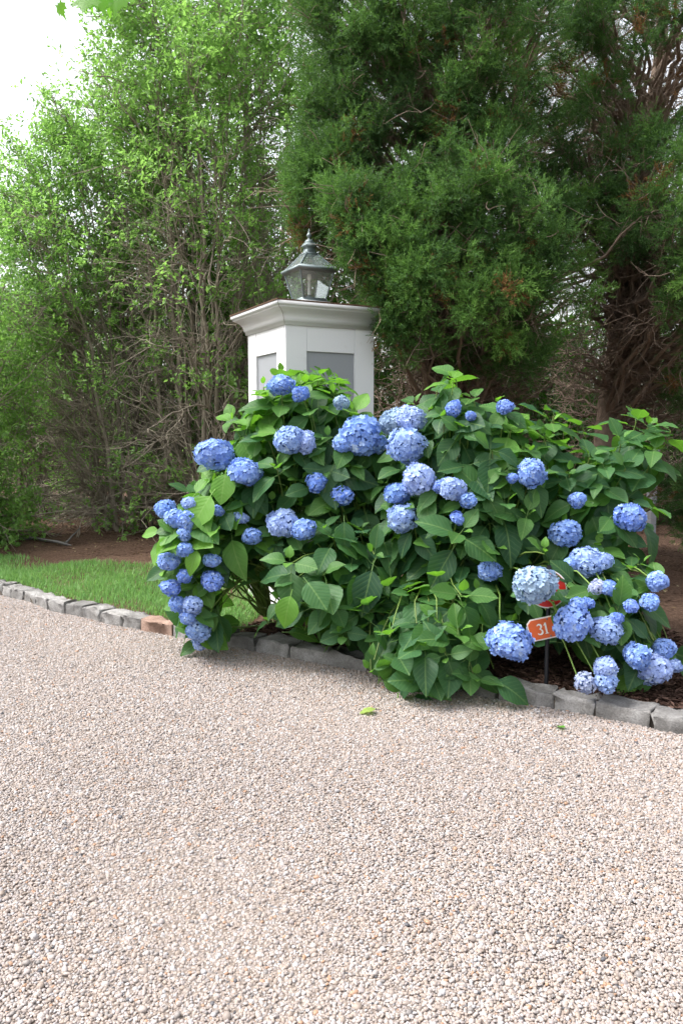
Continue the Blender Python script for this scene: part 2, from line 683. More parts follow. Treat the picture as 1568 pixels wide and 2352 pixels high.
pm.vertices.foreach_set('co', pts.astype(np.float32).ravel())
pm.attributes.new('scl', 'FLOAT', 'POINT').data.foreach_set('value', scl.astype(np.float32))
rot = np.stack([rng.normal(0, .35, n), rng.normal(0, .35, n), rng.uniform(0, 6.28, n)], 1).astype(np.float32)
pm.attributes.new('rot', 'FLOAT_VECTOR', 'POINT').data.foreach_set('vector', rot.ravel())
pm.attributes.new('idx', 'INT', 'POINT').data.foreach_set('value', rng.integers(0, 5, n).astype(np.int32))
pm.update()
gravel = add('gravel', pm, M['pebble'], kind='stuff', label='loose rounded beige and pinkish pea gravel covering the drive', cat='gravel')
ng = bpy.data.node_groups.new('gravel_scatter', 'GeometryNodeTree')
ng.interface.new_socket('Geometry', in_out='INPUT', socket_type='NodeSocketGeometry')
ng.interface.new_socket('Geometry', in_out='OUTPUT', socket_type='NodeSocketGeometry')
gi, go = ng.nodes.new('NodeGroupInput'), ng.nodes.new('NodeGroupOutput')
ci = ng.nodes.new('GeometryNodeCollectionInfo')
ci.inputs['Collection'].default_value = peb_col
ci.inputs['Separate Children'].default_value = True
ci.inputs['Reset Children'].default_value = True
m2p = ng.nodes.new('GeometryNodeMeshToPoints')
iop = ng.nodes.new('GeometryNodeInstanceOnPoints')
iop.inputs['Pick Instance'].default_value = True


def named(nm, typ):
    nd = ng.nodes.new('GeometryNodeInputNamedAttribute')
    nd.data_type = typ
    nd.inputs['Name'].default_value = nm
    return nd.outputs[0]


ng.links.new(gi.outputs[0], m2p.inputs[0])
ng.links.new(m2p.outputs[0], iop.inputs['Points'])
ng.links.new(ci.outputs[0], iop.inputs['Instance'])
ng.links.new(named('idx', 'INT'), iop.inputs['Instance Index'])
e2r = ng.nodes.new('FunctionNodeEulerToRotation')
ng.links.new(named('rot', 'FLOAT_VECTOR'), e2r.inputs[0])
ng.links.new(e2r.outputs[0], iop.inputs['Rotation'])
ng.links.new(named('scl', 'FLOAT'), iop.inputs['Scale'])
ng.links.new(iop.outputs[0], go.inputs[0])
md = gravel.modifiers.new('scatter', 'NODES')
md.node_group = ng

# ------------------------------------------------------------------ lawn strip, mulch and litter
LAWN = [(-400, 1400), (-400, 1215), (-150, 1245), (0, 1278), (60, 1288), (130, 1302), (240, 1308), (350, 1308), (450, 1318), (560, 1322), (625, 1345), (600, 1420), (545, 1466), (480, 1452), (396, 1430), (281, 1408), (111, 1370), (0, 1344), (-100, 1326)]
lx = np.array([gnd(x, y, SOIL)[:2] for x, y in LAWN])


def scatter_poly(poly_w, dens, r):
    lo, hi = poly_w.min(0), poly_w.max(0)
    n_ = int(dens * np.prod(hi - lo))
    p = r.uniform(lo, hi, (n_, 2))
    p = p[p[:, 1] > kerb_y(p[:, 0]) + .165]
    return p[in_poly(p[:, 0], p[:, 1], [tuple(q_) for q_ in poly_w])]


def blades(p, r, lo, hi, wd, name):
    n_ = len(p)
    z = soil_z(p[:, 0], p[:, 1])
    az = r.uniform(0, 6.28, n_)
    h = r.uniform(lo, hi, n_)
    d = np.stack([np.cos(az), np.sin(az), np.zeros(n_)], 1)
    s = np.stack([-np.sin(az), np.cos(az), np.zeros(n_)], 1)
    b = np.column_stack([p, z - .004])
    ln = r.uniform(.15, .75, n_)[:, None]
    mid_ = b + UP * (h * .6)[:, None] + d * ln * (h * .3)[:, None]
    tip = b + UP * (h * .95)[:, None] + d * ln * (h * .9)[:, None]
    V_ = np.stack([b - s * wd, b + s * wd, mid_ + s * wd * .8, mid_ - s * wd * .8, tip], 1).reshape(-1, 3)
    i_ = np.arange(n_)[:, None] * 5
    t_ = np.repeat(np.clip(r.normal(.45, .22, n_), 0, 1), 5)
    return mesh_np(name, V_, [i_ + [0, 1, 2, 3], i_ + [3, 2, 4]], True, {'tint': t_})


gp = scatter_poly(lx, 9000, rng)
cl = np.sin(gp[:, 0] * 3.1 + 1) * np.sin(gp[:, 1] * 4.3) + .6 * np.sin(gp[:, 0] * 7.3 + gp[:, 1] * 5.1)
edge = gp[:, 1] - kerb_y(gp[:, 0])
gp = gp[(rng.uniform(-1.9, 1.2, len(gp)) < cl) & (rng.uniform(.05, .32, len(gp)) < edge)]
add('grass', blades(gp, rng, .025, .06, .0028, 'grass'), M['grass'], kind='stuff', label='short patchy green lawn grass between the kerb and bare soil', cat='grass')
pr = np.array([gnd(x, y, SOIL)[:2] for x, y in [(1490, 1655), (1568, 1668), (1740, 1690), (1740, 1640), (1568, 1628)]])
add('grass', blades(scatter_poly(pr, 1500, rng), rng, .02, .045, .0025, 'grass_tuft'), M['grass'], kind='stuff', label='thin grass tufts in the mulch by the kerb below the hydrangea', cat='grass')


def flakes(p, r, l0, l1, asp, name, tilt=.5, lift=.006):
    n_ = len(p)
    P = np.column_stack([p, soil_z(p[:, 0], p[:, 1]) + r.uniform(0.001, lift, n_)])
    az = r.uniform(0, 6.28, n_)
    D = np.stack([np.cos(az), np.sin(az), r.normal(0, tilt * .5, n_)], 1)
    N = nrm(np.stack([r.normal(0, tilt, n_), r.normal(0, tilt, n_), np.ones(n_)], 1))
    L = r.uniform(l0, l1, n_)
    V_, F_ = leaf_quads(P, D, N, L, L * asp * r.uniform(.6, 1.4, n_), .25)
    return mesh_np(name, V_, F_, False, {'tint': np.repeat(np.clip(r.normal(.42, .25, n_), 0, 1), 4)})


mul = np.array([gnd(x, y, SOIL)[:2] for x, y in [(520, 1470), (700, 1500), (850, 1535), (1000, 1565), (1140, 1590), (1300, 1618), (1500, 1655), (1700, 1690), (1800, 1560), (1600, 1480), (1400, 1440), (1100, 1420), (800, 1420), (560, 1440)]])
add('mulch', flakes(scatter_poly(mul, 6500, rng), rng, .015, .06, .28, 'mulch', .45, .012), M['chip'], kind='stuff', label='dark shredded bark mulch under the hydrangeas', cat='mulch')
dirt = np.array([gnd(x, y, SOIL)[:2] for x, y in [(-300, 1230), (0, 1272), (350, 1302), (600, 1330), (900, 1300), (1300, 1330), (1600, 1450), (1900, 1500), (1700, 1240), (1200, 1190), (600, 1200), (200, 1190), (-300, 1190)]])
lp = scatter_poly(dirt, 260, rng)
add('needle_litter', flakes(lp, rng, .02, .07, .10, 'needle_litter', .2, .006), M['chip'], kind='stuff', label='brown needles and bark bits strewn over the bare soil', cat='litter')
lp = scatter_poly(dirt, 45, rng)
add('leaf_litter', flakes(lp, rng, .025, .05, .5, 'leaf_litter', .3, .01), M['litter'], kind='stuff', label='pale dry leaves scattered on the bare soil under the trees', cat='leaves')

# fallen branch on the soil, and a few leaves blown onto the drive
fb = Tubes()
p0, p1, p2 = gnd(-70, 1232, .1), gnd(70, 1248, .1), gnd(150, 1256, .1)
for p_ in (p0, p1, p2):
    p_[2] = soil_z(p_[0], p_[1]) + .03
fb.add(wig(rng, bez(p0, p1, p2, 9), .012), .011, .017, 7)
p3 = gnd(186, 1240, .1); p3[2] = soil_z(p3[0], p3[1]) + .10
fb.add(wig(rng, bez(p2, (p2 + p3) / 2, p3, 5), .008), .014, .006, 6)
p4 = gnd(165, 1262, .1); p4[2] = soil_z(p4[0], p4[1]) + .015
fb.add(bez(p1, (p1 + p4) / 2 + UP * .02, p4, 5), .012, .006, 5)
add('fallen_branch', fb.mesh('fallen_branch'), M['twig'], label='bare grey fallen branch lying on the soil by the lawn', cat='branch')


# ------------------------------------------------------------------ gate pillar
def box_mesh(name, lo, hi, bevel=.0):
    bm = bmesh.new()
    bmesh.ops.create_cube(bm, size=1)
    lo, hi = np.array(lo, float), np.array(hi, float)
    for v in bm.verts:
        v.co = Vector((lo + hi) / 2 + np.array(v.co) * (hi - lo))
    if bevel:
        bmesh.ops.bevel(bm, geom=bm.edges[:], offset=bevel, segments=2, affect='EDGES')
    me_ = bpy.data.meshes.new(name)
    bm.to_mesh(me_)
    bm.free()
    return me_


def ring_mesh(name, sections):
    V_, F_ = [], []
    for e_, z_ in sections:
        V_ += [[-e_, -e_, z_], [e_, -e_, z_], [e_, e_, z_], [-e_, e_, z_]]
    m_ = len(sections)
    for i_ in range(m_ - 1):
        for j_ in range(4):
            F_.append([i_ * 4 + j_, i_ * 4 + (j_ + 1) % 4, i_ * 4 + 4 + (j_ + 1) % 4, i_ * 4 + 4 + j_])
    F_.append([3, 2, 1, 0])
    F_.append([m_ * 4 - 4, m_ * 4 - 3, m_ * 4 - 2, m_ * 4 - 1])
    return mesh_np(name, V_, np.array(F_), False)


PA = math.radians(28)
corner = at(660, 1400, 5.45)
PWID = .68
right_v = np.array([math.cos(PA), math.sin(PA), 0])
back_v = np.array([-math.sin(PA), math.cos(PA), 0])
pc = corner + (right_v + back_v) * PWID / 2
pz = float(soil_z(pc[0], pc[1])) - .03
pillar = empty('gate_pillar', (pc[0], pc[1], pz), PA, label='white painted square gate pillar with grey recessed panels and moulded cap', cat='pillar')
ctop = at(660, 745, 5.45)[2] - pz             # underside of the cornice
capz = at(648, 690, 5.38)[2] - pz             # its top
hw = PWID / 2
TH = .022
add('pillar_core', box_mesh('pillar_core', (-hw + TH + .01, -hw + TH + .01, 0), (hw - TH - .01, hw - TH - .01, ctop + .05)), M['white'], pillar)
SW = .155
rail_h = .168
for k in range(4):
    R_ = Matrix.Rotation(k * math.pi / 2, 4, 'Z')
    ext = hw if k % 2 == 0 else hw - TH - .001
    y0, y1 = -hw, -hw + TH
    for sg in (-1, 1):
        a, b = sorted((sg * ext, sg * (hw - SW)))
        add('stile', box_mesh('stile', (a, y0, .22), (b, y1, ctop + .02), .0025), M['white'], pillar, mw=R_)
    add('rail', box_mesh('rail', (-hw + SW + .0008, y0 + .0015, ctop - rail_h), (hw - SW - .0008, y1, ctop + .02), .002), M['white'], pillar, mw=R_)
    add('rail', box_mesh('rail', (-hw + SW + .0008, y0 + .0015, .22), (hw - SW - .0008, y1, .22 + rail_h), .002), M['white'], pillar, mw=R_)
    add('panel', box_mesh('panel', (-hw + SW - .01, y1 - .006, .22 + rail_h - .01), (hw - SW + .01, y1 + .012, ctop - rail_h + .01)), M['grey'], pillar, mw=R_)
    e2 = hw + .014 if k % 2 == 0 else hw - .012
    add('base_board', box_mesh('base_board', (-e2, -hw - .014, 0), (e2, -hw + TH, .217), .003), M['white'], pillar, mw=R_)
ch_ = capz - ctop
prof = [(0.002, 0), (.016, 0), (.018, .022 / .15 * ch_), (.026, .026 / .15 * ch_), (.030, .045 / .15 * ch_), (.036, .062 / .15 * ch_), (.050, .080 / .15 * ch_),
        (.072, .096 / .15 * ch_), (.092, .106 / .15 * ch_), (.098, .110 / .15 * ch_), (.098, .120 / .15 * ch_), (.108, .122 / .15 * ch_), (.112, .126 / .15 * ch_), (.112, ch_ - .004), (.0, ch_ - .004)]
V, F = [], []
for o_, z_ in prof:
    e = hw + o_ * .88
    V += [[-e, -e, ctop + z_], [e, -e, ctop + z_], [e, e, ctop + z_], [-e, e, ctop + z_]]
for i in range(len(prof) - 1):
    for j in range(4):
        F.append([i * 4 + j, i * 4 + (j + 1) % 4, i * 4 + 4 + (j + 1) % 4, i * 4 + 4 + j])
cor = add('cornice', mesh_np('cornice', V, np.array(F), False), M['white'], pillar)
e = hw + .112 * .88 + .006
add('cap_riser', ring_mesh('cap_riser', [(.112, capz), (.112, capz + .066), (.108, capz + .070)]), M['white'], pillar)
add('cap_flashing', box_mesh('cap_flashing', (-e, -e, capz - .003), (e, e, capz + .006), .002), M['rust'], pillar)
# stained mitre joints at the corners of the cornice
mt = Tubes()
for sx, sy in ((-1, -1), (1, -1), (1, 1), (-1, 1)):
    path = np.array([[sx * (hw + o_ * .88), sy * (hw + o_ * .88), ctop + z_] for o_, z_ in prof[1:-1]])
    mt.add(path, .0013, .0013, 4)
add('mitre_joint', mt.mesh('mitre_joint'), M['rust'], cor)

# ------------------------------------------------------------------ lantern on the pillar
lc = at(713, 692, 5.45 + .40)
topz = pz + capz + .069
lanc = pc + np.array([0, 0, 0.0])
lantern = empty('lantern', (lanc[0], lanc[1], topz), PA, label='weathered metal lantern with tapered glass panes and candle bulb on the pillar cap', cat='lantern')
LB, LT, LH = .088, .134, .188          # half width at foot, at rim; pane height


def lathe(name, prof_, sides=16, smooth=True):
    V_, F_ = [], []
    for r_, z_ in prof_:
        for k_ in range(sides):
            a_ = 2 * math.pi * k_ / sides
            V_.append([r_ * math.cos(a_), r_ * math.sin(a_), z_])
    for i_ in range(len(prof_) - 1):
        for k_ in range(sides):
            k2 = (k_ + 1) % sides
            F_.append([i_ * sides + k_, i_ * sides + k2, i_ * sides + sides + k2, i_ * sides + sides + k_])
    return mesh_np(name, V_, np.array(F_), smooth)


Z0 = .024
add('foot', ring_mesh('foot', [(LB + .012, 0), (LB + .012, .008), (LB + .004, .012), (LB + .004, Z0), ]), M['metal'], lantern)
for sx, sy in ((-1, -1), (1, -1), (1, 1), (-1, 1)):
    b = Tubes()
    b.add(np.array([[sx * LB, sy * LB, Z0 - .006], [sx * LT, sy * LT, Z0 + LH]]), .0075, .0075, 4)
    add('corner_bar', b.mesh('corner_bar'), M['metal'], lantern)
for k in range(4):
    R_ = Matrix.Rotation(k * math.pi / 2, 4, 'Z')
    y0, y1 = -LB + .002, -LT + .002
    V = [[-LB, y0, Z0], [LB, y0, Z0], [LT, y1, Z0 + LH], [-LT, y1, Z0 + LH]]
    add('glass_pane', mesh_np('glass_pane', V, np.array([[0, 1, 2, 3]]), False), M['glass'], lantern, mw=R_)
RZ = Z0 + LH
rim = Tubes()
add('rim', ring_mesh('rim', [(LT + .004, RZ - .012), (LT + .018, RZ), (LT + .022, RZ + .010), (LT + .014, RZ + .022), (LT + .002, RZ + .028), ]), M['metal'], lantern)
RT, RH = .044, .100
for sx, sy in ((-1, -1), (1, -1), (1, 1), (-1, 1)):
    b = Tubes()
    b.add(np.array([[sx * (LT - .004), sy * (LT - .004), RZ + .024], [sx * RT, sy * RT, RZ + .026 + RH]]), .0075, .0075, 4)
    add('roof_bar', b.mesh('roof_bar'), M['metal'], lantern)
for k in range(4):
    R_ = Matrix.Rotation(k * math.pi / 2, 4, 'Z')
    V = [[-LT + .006, -LT + .006, RZ + .026], [LT - .006, -LT + .006, RZ + .026], [RT, -RT, RZ + .026 + RH], [-RT, -RT, RZ + .026 + RH]]
    add('roof_pane', mesh_np('roof_pane', V, np.array([[0, 1, 2, 3]]), False), M['glass'], lantern, mw=R_)
CZ = RZ + .026 + RH
chim = add('chimney', ring_mesh('chimney', [(RT + .006, CZ - .006), (RT + .008, CZ + .006), (RT - .010, CZ + .012), (RT - .014, CZ + .05), (RT + .002, CZ + .058), (RT - .004, CZ + .066), (.03, CZ + .082)]), M['metal'], lantern)
add('finial', lathe('finial', [(.031, CZ + .078), (.033, CZ + .088), (.024, CZ + .100), (.010, CZ + .106), (.008, CZ + .118), (.017, CZ + .126), (.019, CZ + .136), (.012, CZ + .146), (.006, CZ + .152), (.008, CZ + .160), (.004, CZ + .172), (.0005, CZ + .182)]), M['metal'], chim)
add('socket', lathe('socket', [(.0005, Z0), (.02, Z0), (.02, Z0 + .02), (.011, Z0 + .026), (.011, Z0 + .045), (.0005, Z0 + .045)]), M['metal'], lantern)
slv = add('candle_sleeve', lathe('candle_sleeve', [(.0115, Z0 + .03), (.0115, Z0 + .125), (.0005, Z0 + .126)]), M['sleeve'], lantern)
add('bulb', lathe('bulb', [(.008, Z0 + .122), (.010, Z0 + .13), (.0165, Z0 + .148), (.017, Z0 + .158), (.012, Z0 + .178), (.005, Z0 + .196), (.0005, Z0 + .208)]), M['bulb'], slv)

# ------------------------------------------------------------------ house number sign
sb = gnd(1254, 1578, SOIL)
sgn_y = sb[1]
sign = empty('number_sign', (sb[0], sb[1], float(soil_z(sb[0], sb[1])) - .02), math.radians(-6),
             label='orange plate reading 31 under a red reflector disc on a thin black post', cat='sign')
sz = lambda y: float(at(1252, y, sgn_y)[2] - sign.location.z)
pt = Tubes()
pt.add(np.array([[0, 0.012, 0], [0, 0.012, sz(1300)]]), .011, .011, 8)
add('post', pt.mesh('post'), M['black'], sign)
zc = sz(1441)
TILT = Matrix.Rotation(math.radians(-14), 4, 'Y')


def plate_mesh(name, pts_, y0, y1):
    n_ = len(pts_)
    V_ = [[x_, y0, z_] for x_, z_ in pts_] + [[x_, y1, z_] for x_, z_ in pts_]
    me_ = bpy.data.meshes.new(name)
    me_.from_pydata(V_, [], [list(range(n_)), list(range(2 * n_ - 1, n_ - 1, -1))] + [[i_, (i_ + 1) % n_ + 0, (i_ + 1) % n_ + n_, i_ + n_][::-1] for i_ in range(n_)])
    return me_


def oct_(w0, w1, h, c):
    return [(-w0 + c, -h), (w1 - c, -h), (w1, -h + c), (w1, h - c), (w1 - c, h), (-w0 + c, h), (-w0, h - c), (-w0, -h + c)]


TM = Matrix.Translation((0, 0, zc)) @ TILT
nb = add('plate_border', plate_mesh('plate_border', oct_(.098, .13, .0555, .02), -.003, .0), M['sign_white'], sign, mw=TM)
plate = add('number_plate', plate_mesh('number_plate', oct_(.092, .124, .0490, .017), -.0045, -.0031), M['sign_orange'], sign, mw=TM)


def ribbon(name, strokes, h, y0):
    """lettering cut from flat strokes: each stroke is (points, half widths), unit height"""
    V_, F_ = [], []
    for pts_, wd in strokes:
        p_ = np.array(pts_, float)
        t_ = nrm(np.gradient(p_, axis=0))
        n_ = np.stack([-t_[:, 1], t_[:, 0]], 1) * np.array(wd)[:, None]
        b_ = len(V_)
        for a_, c_ in zip(p_ + n_, p_ - n_):
            V_ += [[a_[0] * h, y0, a_[1] * h], [c_[0] * h, y0, c_[1] * h]]
        F_ += [[b_ + 2 * k_, b_ + 2 * k_ + 1, b_ + 2 * k_ + 3, b_ + 2 * k_ + 2] for k_ in range(len(p_) - 1)]
        y0 -= .00015
    return mesh_np(name, V_, np.array(F_), False)


def arc(cx, cy, rx, ry, a0, a1, n_=14):
    a_ = np.radians(np.linspace(a0, a1, n_))
    return [(cx + rx * math.cos(q_), cy + ry * math.sin(q_)) for q_ in a_]


up = arc(0, .74, .19, .20, 155, -90)
lo_ = arc(0, .27, .22, .23, 90, -155)
wv = np.concatenate([np.linspace(.035, .085, 7), np.linspace(.085, .04, 7)])
three = ribbon('digit', [(up, wv), (lo_, wv)], .056, -.0052)
one = ribbon('digit', [([(0, 0.0), (0, .5), (0, 1.0)], [.075] * 3), ([(-.17, .78), (-.08, .84), (0, .97)], [.03, .04, .05]), ([(-.16, .03), (0, .03), (.16, .03)], [.03] * 3)], .056, -.0052)
add('digit', three, M['sign_white'], plate, mw=Matrix.Translation((-.042, 0, -.028)))
add('digit', one, M['sign_white'], plate, mw=Matrix.Translation((-.010, 0, -.028)))
for z_ in (.0435, -.0435):
    add('bolt', lathe('bolt', [(.0005, .003), (.004, .0026), (.0045, 0)], 8), M['metal'], plate, mw=Matrix.Translation((.004, -.0045, z_)) @ Matrix.Rotation(math.pi / 2, 4, 'X'))
zd = sz(1353)
circ = lambda r_: [(r_ * math.cos(a_), r_ * math.sin(a_)) for a_ in np.linspace(0, 2 * math.pi, 32, endpoint=False)]
DM = Matrix.Translation((-.008, 0, zd))
add('reflector_ring', plate_mesh('reflector_ring', circ(.095), -.003, 0), M['sign_white'], sign, mw=DM)
add('reflector_disc', plate_mesh('reflector_disc', circ(.088), -.006, -.0031), M['sign_red'], sign, mw=DM)

# ------------------------------------------------------------------ hydrangeas
def ell(x, y, Y, rx, ry, rz):
    return at(x, y, Y), np.array([rx, ry, rz])


E_L = [ell(720, 1150, 5.0, .78, .55, .85), ell(470, 1290, 4.75, .30, .35, .55), ell(800, 1350, 4.55, .55, .42, .45), ell(690, 950, 5.05, .40, .32, .36)]
E_R = [ell(1080, 1200, 4.6, .55, .55, .80), ell(1360, 1180, 4.6, .60, .50, .52), ell(1000, 1480, 4.15, .42, .38, .42), ell(1390, 1420, 4.02, .52, .33, .30), ell(1050, 950, 4.7, .35, .35, .32)]
OUT = [(620, 870), (650, 850), (690, 850), (770, 850), (800, 870), (820, 940), (850, 975), (905, 960), (935, 915), (985, 885), (1000, 862), (1060, 862), (1070, 890), (1110, 930), (1150, 905),
       (1200, 940), (1300, 950), (1390, 1000), (1420, 960), (1460, 945), (1540, 975), (1560, 1000), (1520, 1040), (1475, 1070), (1430, 1090), (1500, 1160), (1450, 1210), (1450, 1250), (1510, 1300),
       (1520, 1390), (1440, 1410), (1540, 1480), (1560, 1530), (1450, 1550), (1410, 1500), (1340, 1450), (1200, 1460), (1120, 1490), (1160, 1550), (1100, 1620), (1050, 1590), (945, 1640), (885, 1600),
       (830, 1575), (840, 1520), (790, 1470), (735, 1490), (690, 1440), (640, 1450), (575, 1440), (620, 1390), (600, 1330), (520, 1325), (495, 1400), (520, 1470), (480, 1495), (440, 1480), (390, 1390),
       (370, 1330), (355, 1250), (360, 1215), (440, 1130), (475, 1080), (500, 1010), (510, 975), (540, 940), (585, 890)]
SPLIT = [(880, 800), (880, 1300), (820, 1450), (800, 1700)]       # picture line between the two plants


def is_right(x, y):
    return x > np.interp(y, [q_[1] for q_ in SPLIT], [q_[0] for q_ in SPLIT])


def hull_hit(E, x, y, shrink=1.0):
    d = ray(x, y)
    ts = np.linspace(3.2, 6.4, 500) / d[1]
    P = np.array([0, 0, CH]) + ts[:, None] * d
    f = np.min([np.sum(((P - c) / (r * shrink)) ** 2, 1) for c, r in E], 0)
    k = np.argmax(f <= 1) if (f <= 1).any() else int(np.argmin(f))
    p = P[k]
    i = int(np.argmin([np.sum(((p - c) / r) ** 2) for c, r in E]))
    c, r = E[i]
    return p, nrm((p - c) / r ** 2)


# flower heads: picture x, y, radius, tone (0 mid blue, 1 pale, 2 greenish pale, 3 deep, 4 sparse), optional depth
HEADS = [(493, 1040, 43, 0), (563, 1083, 37, 0), (380, 1170, 26, 0), (403, 1190, 24, 0), (436, 1157, 18, 1), (432, 1196, 26, 0), (424, 1226, 18, 0),
         (388, 1290, 27, 0), (425, 1262, 21, 0), (393, 1350, 23, 3), (424, 1324, 18, 3), (487, 1288, 20, 0), (487, 1336, 27, 3), (410, 1386, 22, 0), (443, 1388, 25, 1), (432, 1416, 22, 0),
         (455, 1447, 28, 1), (465, 1500, 29, 1), (645, 884, 28, 0), (690, 905, 19, 3), (665, 1012, 36, 1), (700, 1016, 28, 1), (785, 925, 17, 2), (826, 1002, 46, 0), (790, 1016, 26, 0), (860, 1020, 26, 0), (826, 978, 30, 0),
         (727, 1109, 26, 3), (785, 1140, 27, 3), (648, 1202, 34, 1), (698, 1215, 27, 0), (554, 1188, 17, 1), (580, 1231, 22, 0), (502, 1172, 14, 3),
         (916, 968, 42, 2), (945, 962, 32, 1), (933, 1024, 46, 1), (962, 1100, 42, 1), (912, 1132, 30, 0), (925, 1190, 33, 1), (1038, 1122, 30, 1), (1075, 1150, 22, 0), (1052, 1190, 18, 3), (1010, 1118, 16, 3),
         (1040, 938, 20, 3), (1160, 935, 19, 3), (1080, 955, 12, 3), (1220, 1087, 34, 0), (1176, 1098, 13, 3), (1447, 1187, 35, 3), (1298, 1225, 37, 0), (1325, 1148, 20, 0), (1345, 1288, 38, 1), (1385, 1288, 22, 1), (1310, 1296, 20, 0),
         (1124, 1312, 27, 0), (1231, 1343, 45, 2, 3.68), (1370, 1348, 19, 4), (1397, 1350, 20, 0), (1509, 1335, 26, 0), (1490, 1383, 23, 0), (1448, 1392, 16, 3), (1315, 1432, 45, 0, 3.7), (1328, 1390, 22, 0, 3.72), (1298, 1448, 24, 0, 3.7),
         (1388, 1445, 34, 1, 3.72), (1412, 1465, 18, 1, 3.74), (1168, 1474, 49, 0, 3.68), (1463, 1506, 32, 0, 3.66), (1500, 1535, 42, 1, 3.72), (1524, 1490, 29, 0, 3.8), (1546, 1530, 20, 1, 3.75),
         (1388, 1532, 28, 1, 3.62), (1342, 1568, 27, 4, 3.6), (1388, 1566, 27, 1, 3.6), (1350, 1385, 14, 3), (1415, 1420, 15, 3)]
TONES = [(.235, .405, .80), (.345, .49, .79), (.31, .46, .58), (.17, .315, .77), (.43, .51, .67)]


def head_mesh(seed, lump, sparse=0.0):
    r = np.random.default_rng(seed)
    n_ = 320
    k = np.arange(n_) + .5
    ph = np.arccos(1 - 2 * k / n_)
    th = math.pi * (1 + 5 ** .5) * k
    D = np.stack([np.cos(th) * np.sin(ph), np.sin(th) * np.sin(ph), np.cos(ph)], 1)
    D = nrm(D + r.normal(0, .06, D.shape))
    lobe = nrm(r.normal(0, 1, (9, 3)))
    rad = 1.04 - lump + lump * np.max(np.clip(D @ lobe.T, 0, 1) ** 5, 1) + r.normal(0, .035, n_)
    if sparse:
        keep = r.random(n_) > sparse
        D, rad = D[keep], rad[keep]
    n_ = len(D)
    C = D * rad[:, None] * .93
    C[:, 2] *= .92
    N = nrm(D + r.normal(0, .30, D.shape))
    a = nrm(np.cross(N, nrm(r.normal(0, 1, N.shape))))
    b = np.cross(N, a)
    s = r.uniform(.12, .175, n_)[:, None]
    V_, T_ = [], []
    tint = np.clip(r.normal(.45, .25, n_), 0, 1)
    for q_ in range(4):
        ca, sa = math.cos(q_ * math.pi / 2), math.sin(q_ * math.pi / 2)
        u_ = a * ca + b * sa
        w_ = -a * sa + b * ca
        cup = r.uniform(-.05, .3, n_)[:, None]
        pts_ = [C - N * s * .05, C + s * (u_ * .5 + w_ * .46 + N * cup * .35), C + s * (u_ * .98 + w_ * .28 + N * cup), C + s * (u_ * .98 - w_ * .28 + N * cup), C + s * (u_ * .5 - w_ * .46 + N * cup * .35)]
        V_.append(np.stack(pts_, 1))
        T_.append(np.clip(tint + r.normal(0, .08, n_), 0, 1))
    V_ = np.concatenate(V_)
    T_ = np.repeat(np.concatenate(T_), 5)
    m_ = len(V_)
    F_ = np.arange(m_)[:, None] * 5 + [0, 1, 2, 3, 4]
    V_ = V_.reshape(-1, 3)
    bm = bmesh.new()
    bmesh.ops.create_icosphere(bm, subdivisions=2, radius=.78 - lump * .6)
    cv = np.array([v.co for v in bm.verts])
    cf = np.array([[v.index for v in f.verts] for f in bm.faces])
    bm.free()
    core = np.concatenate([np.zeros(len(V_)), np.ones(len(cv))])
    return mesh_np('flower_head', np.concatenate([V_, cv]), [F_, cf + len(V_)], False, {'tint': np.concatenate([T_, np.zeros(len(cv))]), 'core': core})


HM = [head_mesh(i, .20 + .06 * (i % 3)) for i in range(9)]
HM_SP = [head_mesh(20, .35, .35), head_mesh(21, .3, .3)]


def hleaf_mesh(seed, droop, fold, width):
    r = np.random.default_rng(seed)
    tt = np.array([0, .10, .24, .40, .56, .72, .86, .95, 1.0])
    ww = np.array([.10, .52, .86, 1.0, .94, .72, .40, .16, .01]) * width / 2
    cols = np.array([-1, -.5, 0, .5, 1])
    V_, U_ = [], []
    tw = r.normal(0, .12)
    for t_, w_ in zip(tt, ww):
        for c_ in cols:
            x_ = c_ * w_
            z_ = abs(c_) * w_ * fold * (1 - .3 * abs(c_)) - droop * t_ * t_ + .020 * math.sin(t_ * 17 + seed * 2 + c_) * (abs(c_) > .4) + tw * x_ * t_
            y_ = .1 + .9 * t_ * (1 - .10 * droop) + (.025 * abs(c_) * (1 - t_))
            V_.append([x_, y_, z_])
            U_.append([.5 + c_ * .5 * (w_ / (width / 2)) * .9, t_])
    F_ = []
    for i_ in range(len(tt) - 1):
        for j_ in range(4):
            b_ = i_ * 5 + j_
            F_.append([b_, b_ + 1, b_ + 6, b_ + 5])
    k_ = len(V_)
    for y_, z_ in ((-.08, .0), (.12, .002)):                    # leaf stalk
        for dx, dz in ((-.012, 0), (.012, 0), (0, -.018)):
            V_.append([dx, y_, z_ + dz])
            U_.append([.5, .02])
    F_ += [[k_, k_ + 1, k_ + 4, k_ + 3], [k_ + 1, k_ + 2, k_ + 5, k_ + 4], [k_ + 2, k_, k_ + 3, k_ + 5]]
    return np.array(V_), np.array(F_), np.array(U_)


LVAR = [hleaf_mesh(i, d_, f_, w_) for i, (d_, f_, w_) in enumerate([(.10, .26, .64), (.26, .34, .58), (.38, .20, .68), (.04, .46, .56), (.52, .28, .62), (.18, .10, .72)])]
LME = [mesh_np('leaf', v_, f_, True, None, u_) for v_, f_, u_ in LVAR]


def lerp3(a, b, t):
    return tuple(x + (y - x) * t for x, y in zip(a, b))


CLEAR = [(545, 1455), (640, 1458), (690, 1452), (735, 1500), (790, 1475), (840, 1525), (815, 1600), (540, 1520)]
CLEAR2 = [(1110, 1500), (1200, 1470), (1290, 1480), (1420, 1510), (1420, 1640), (1170, 1600), (1185, 1560)]


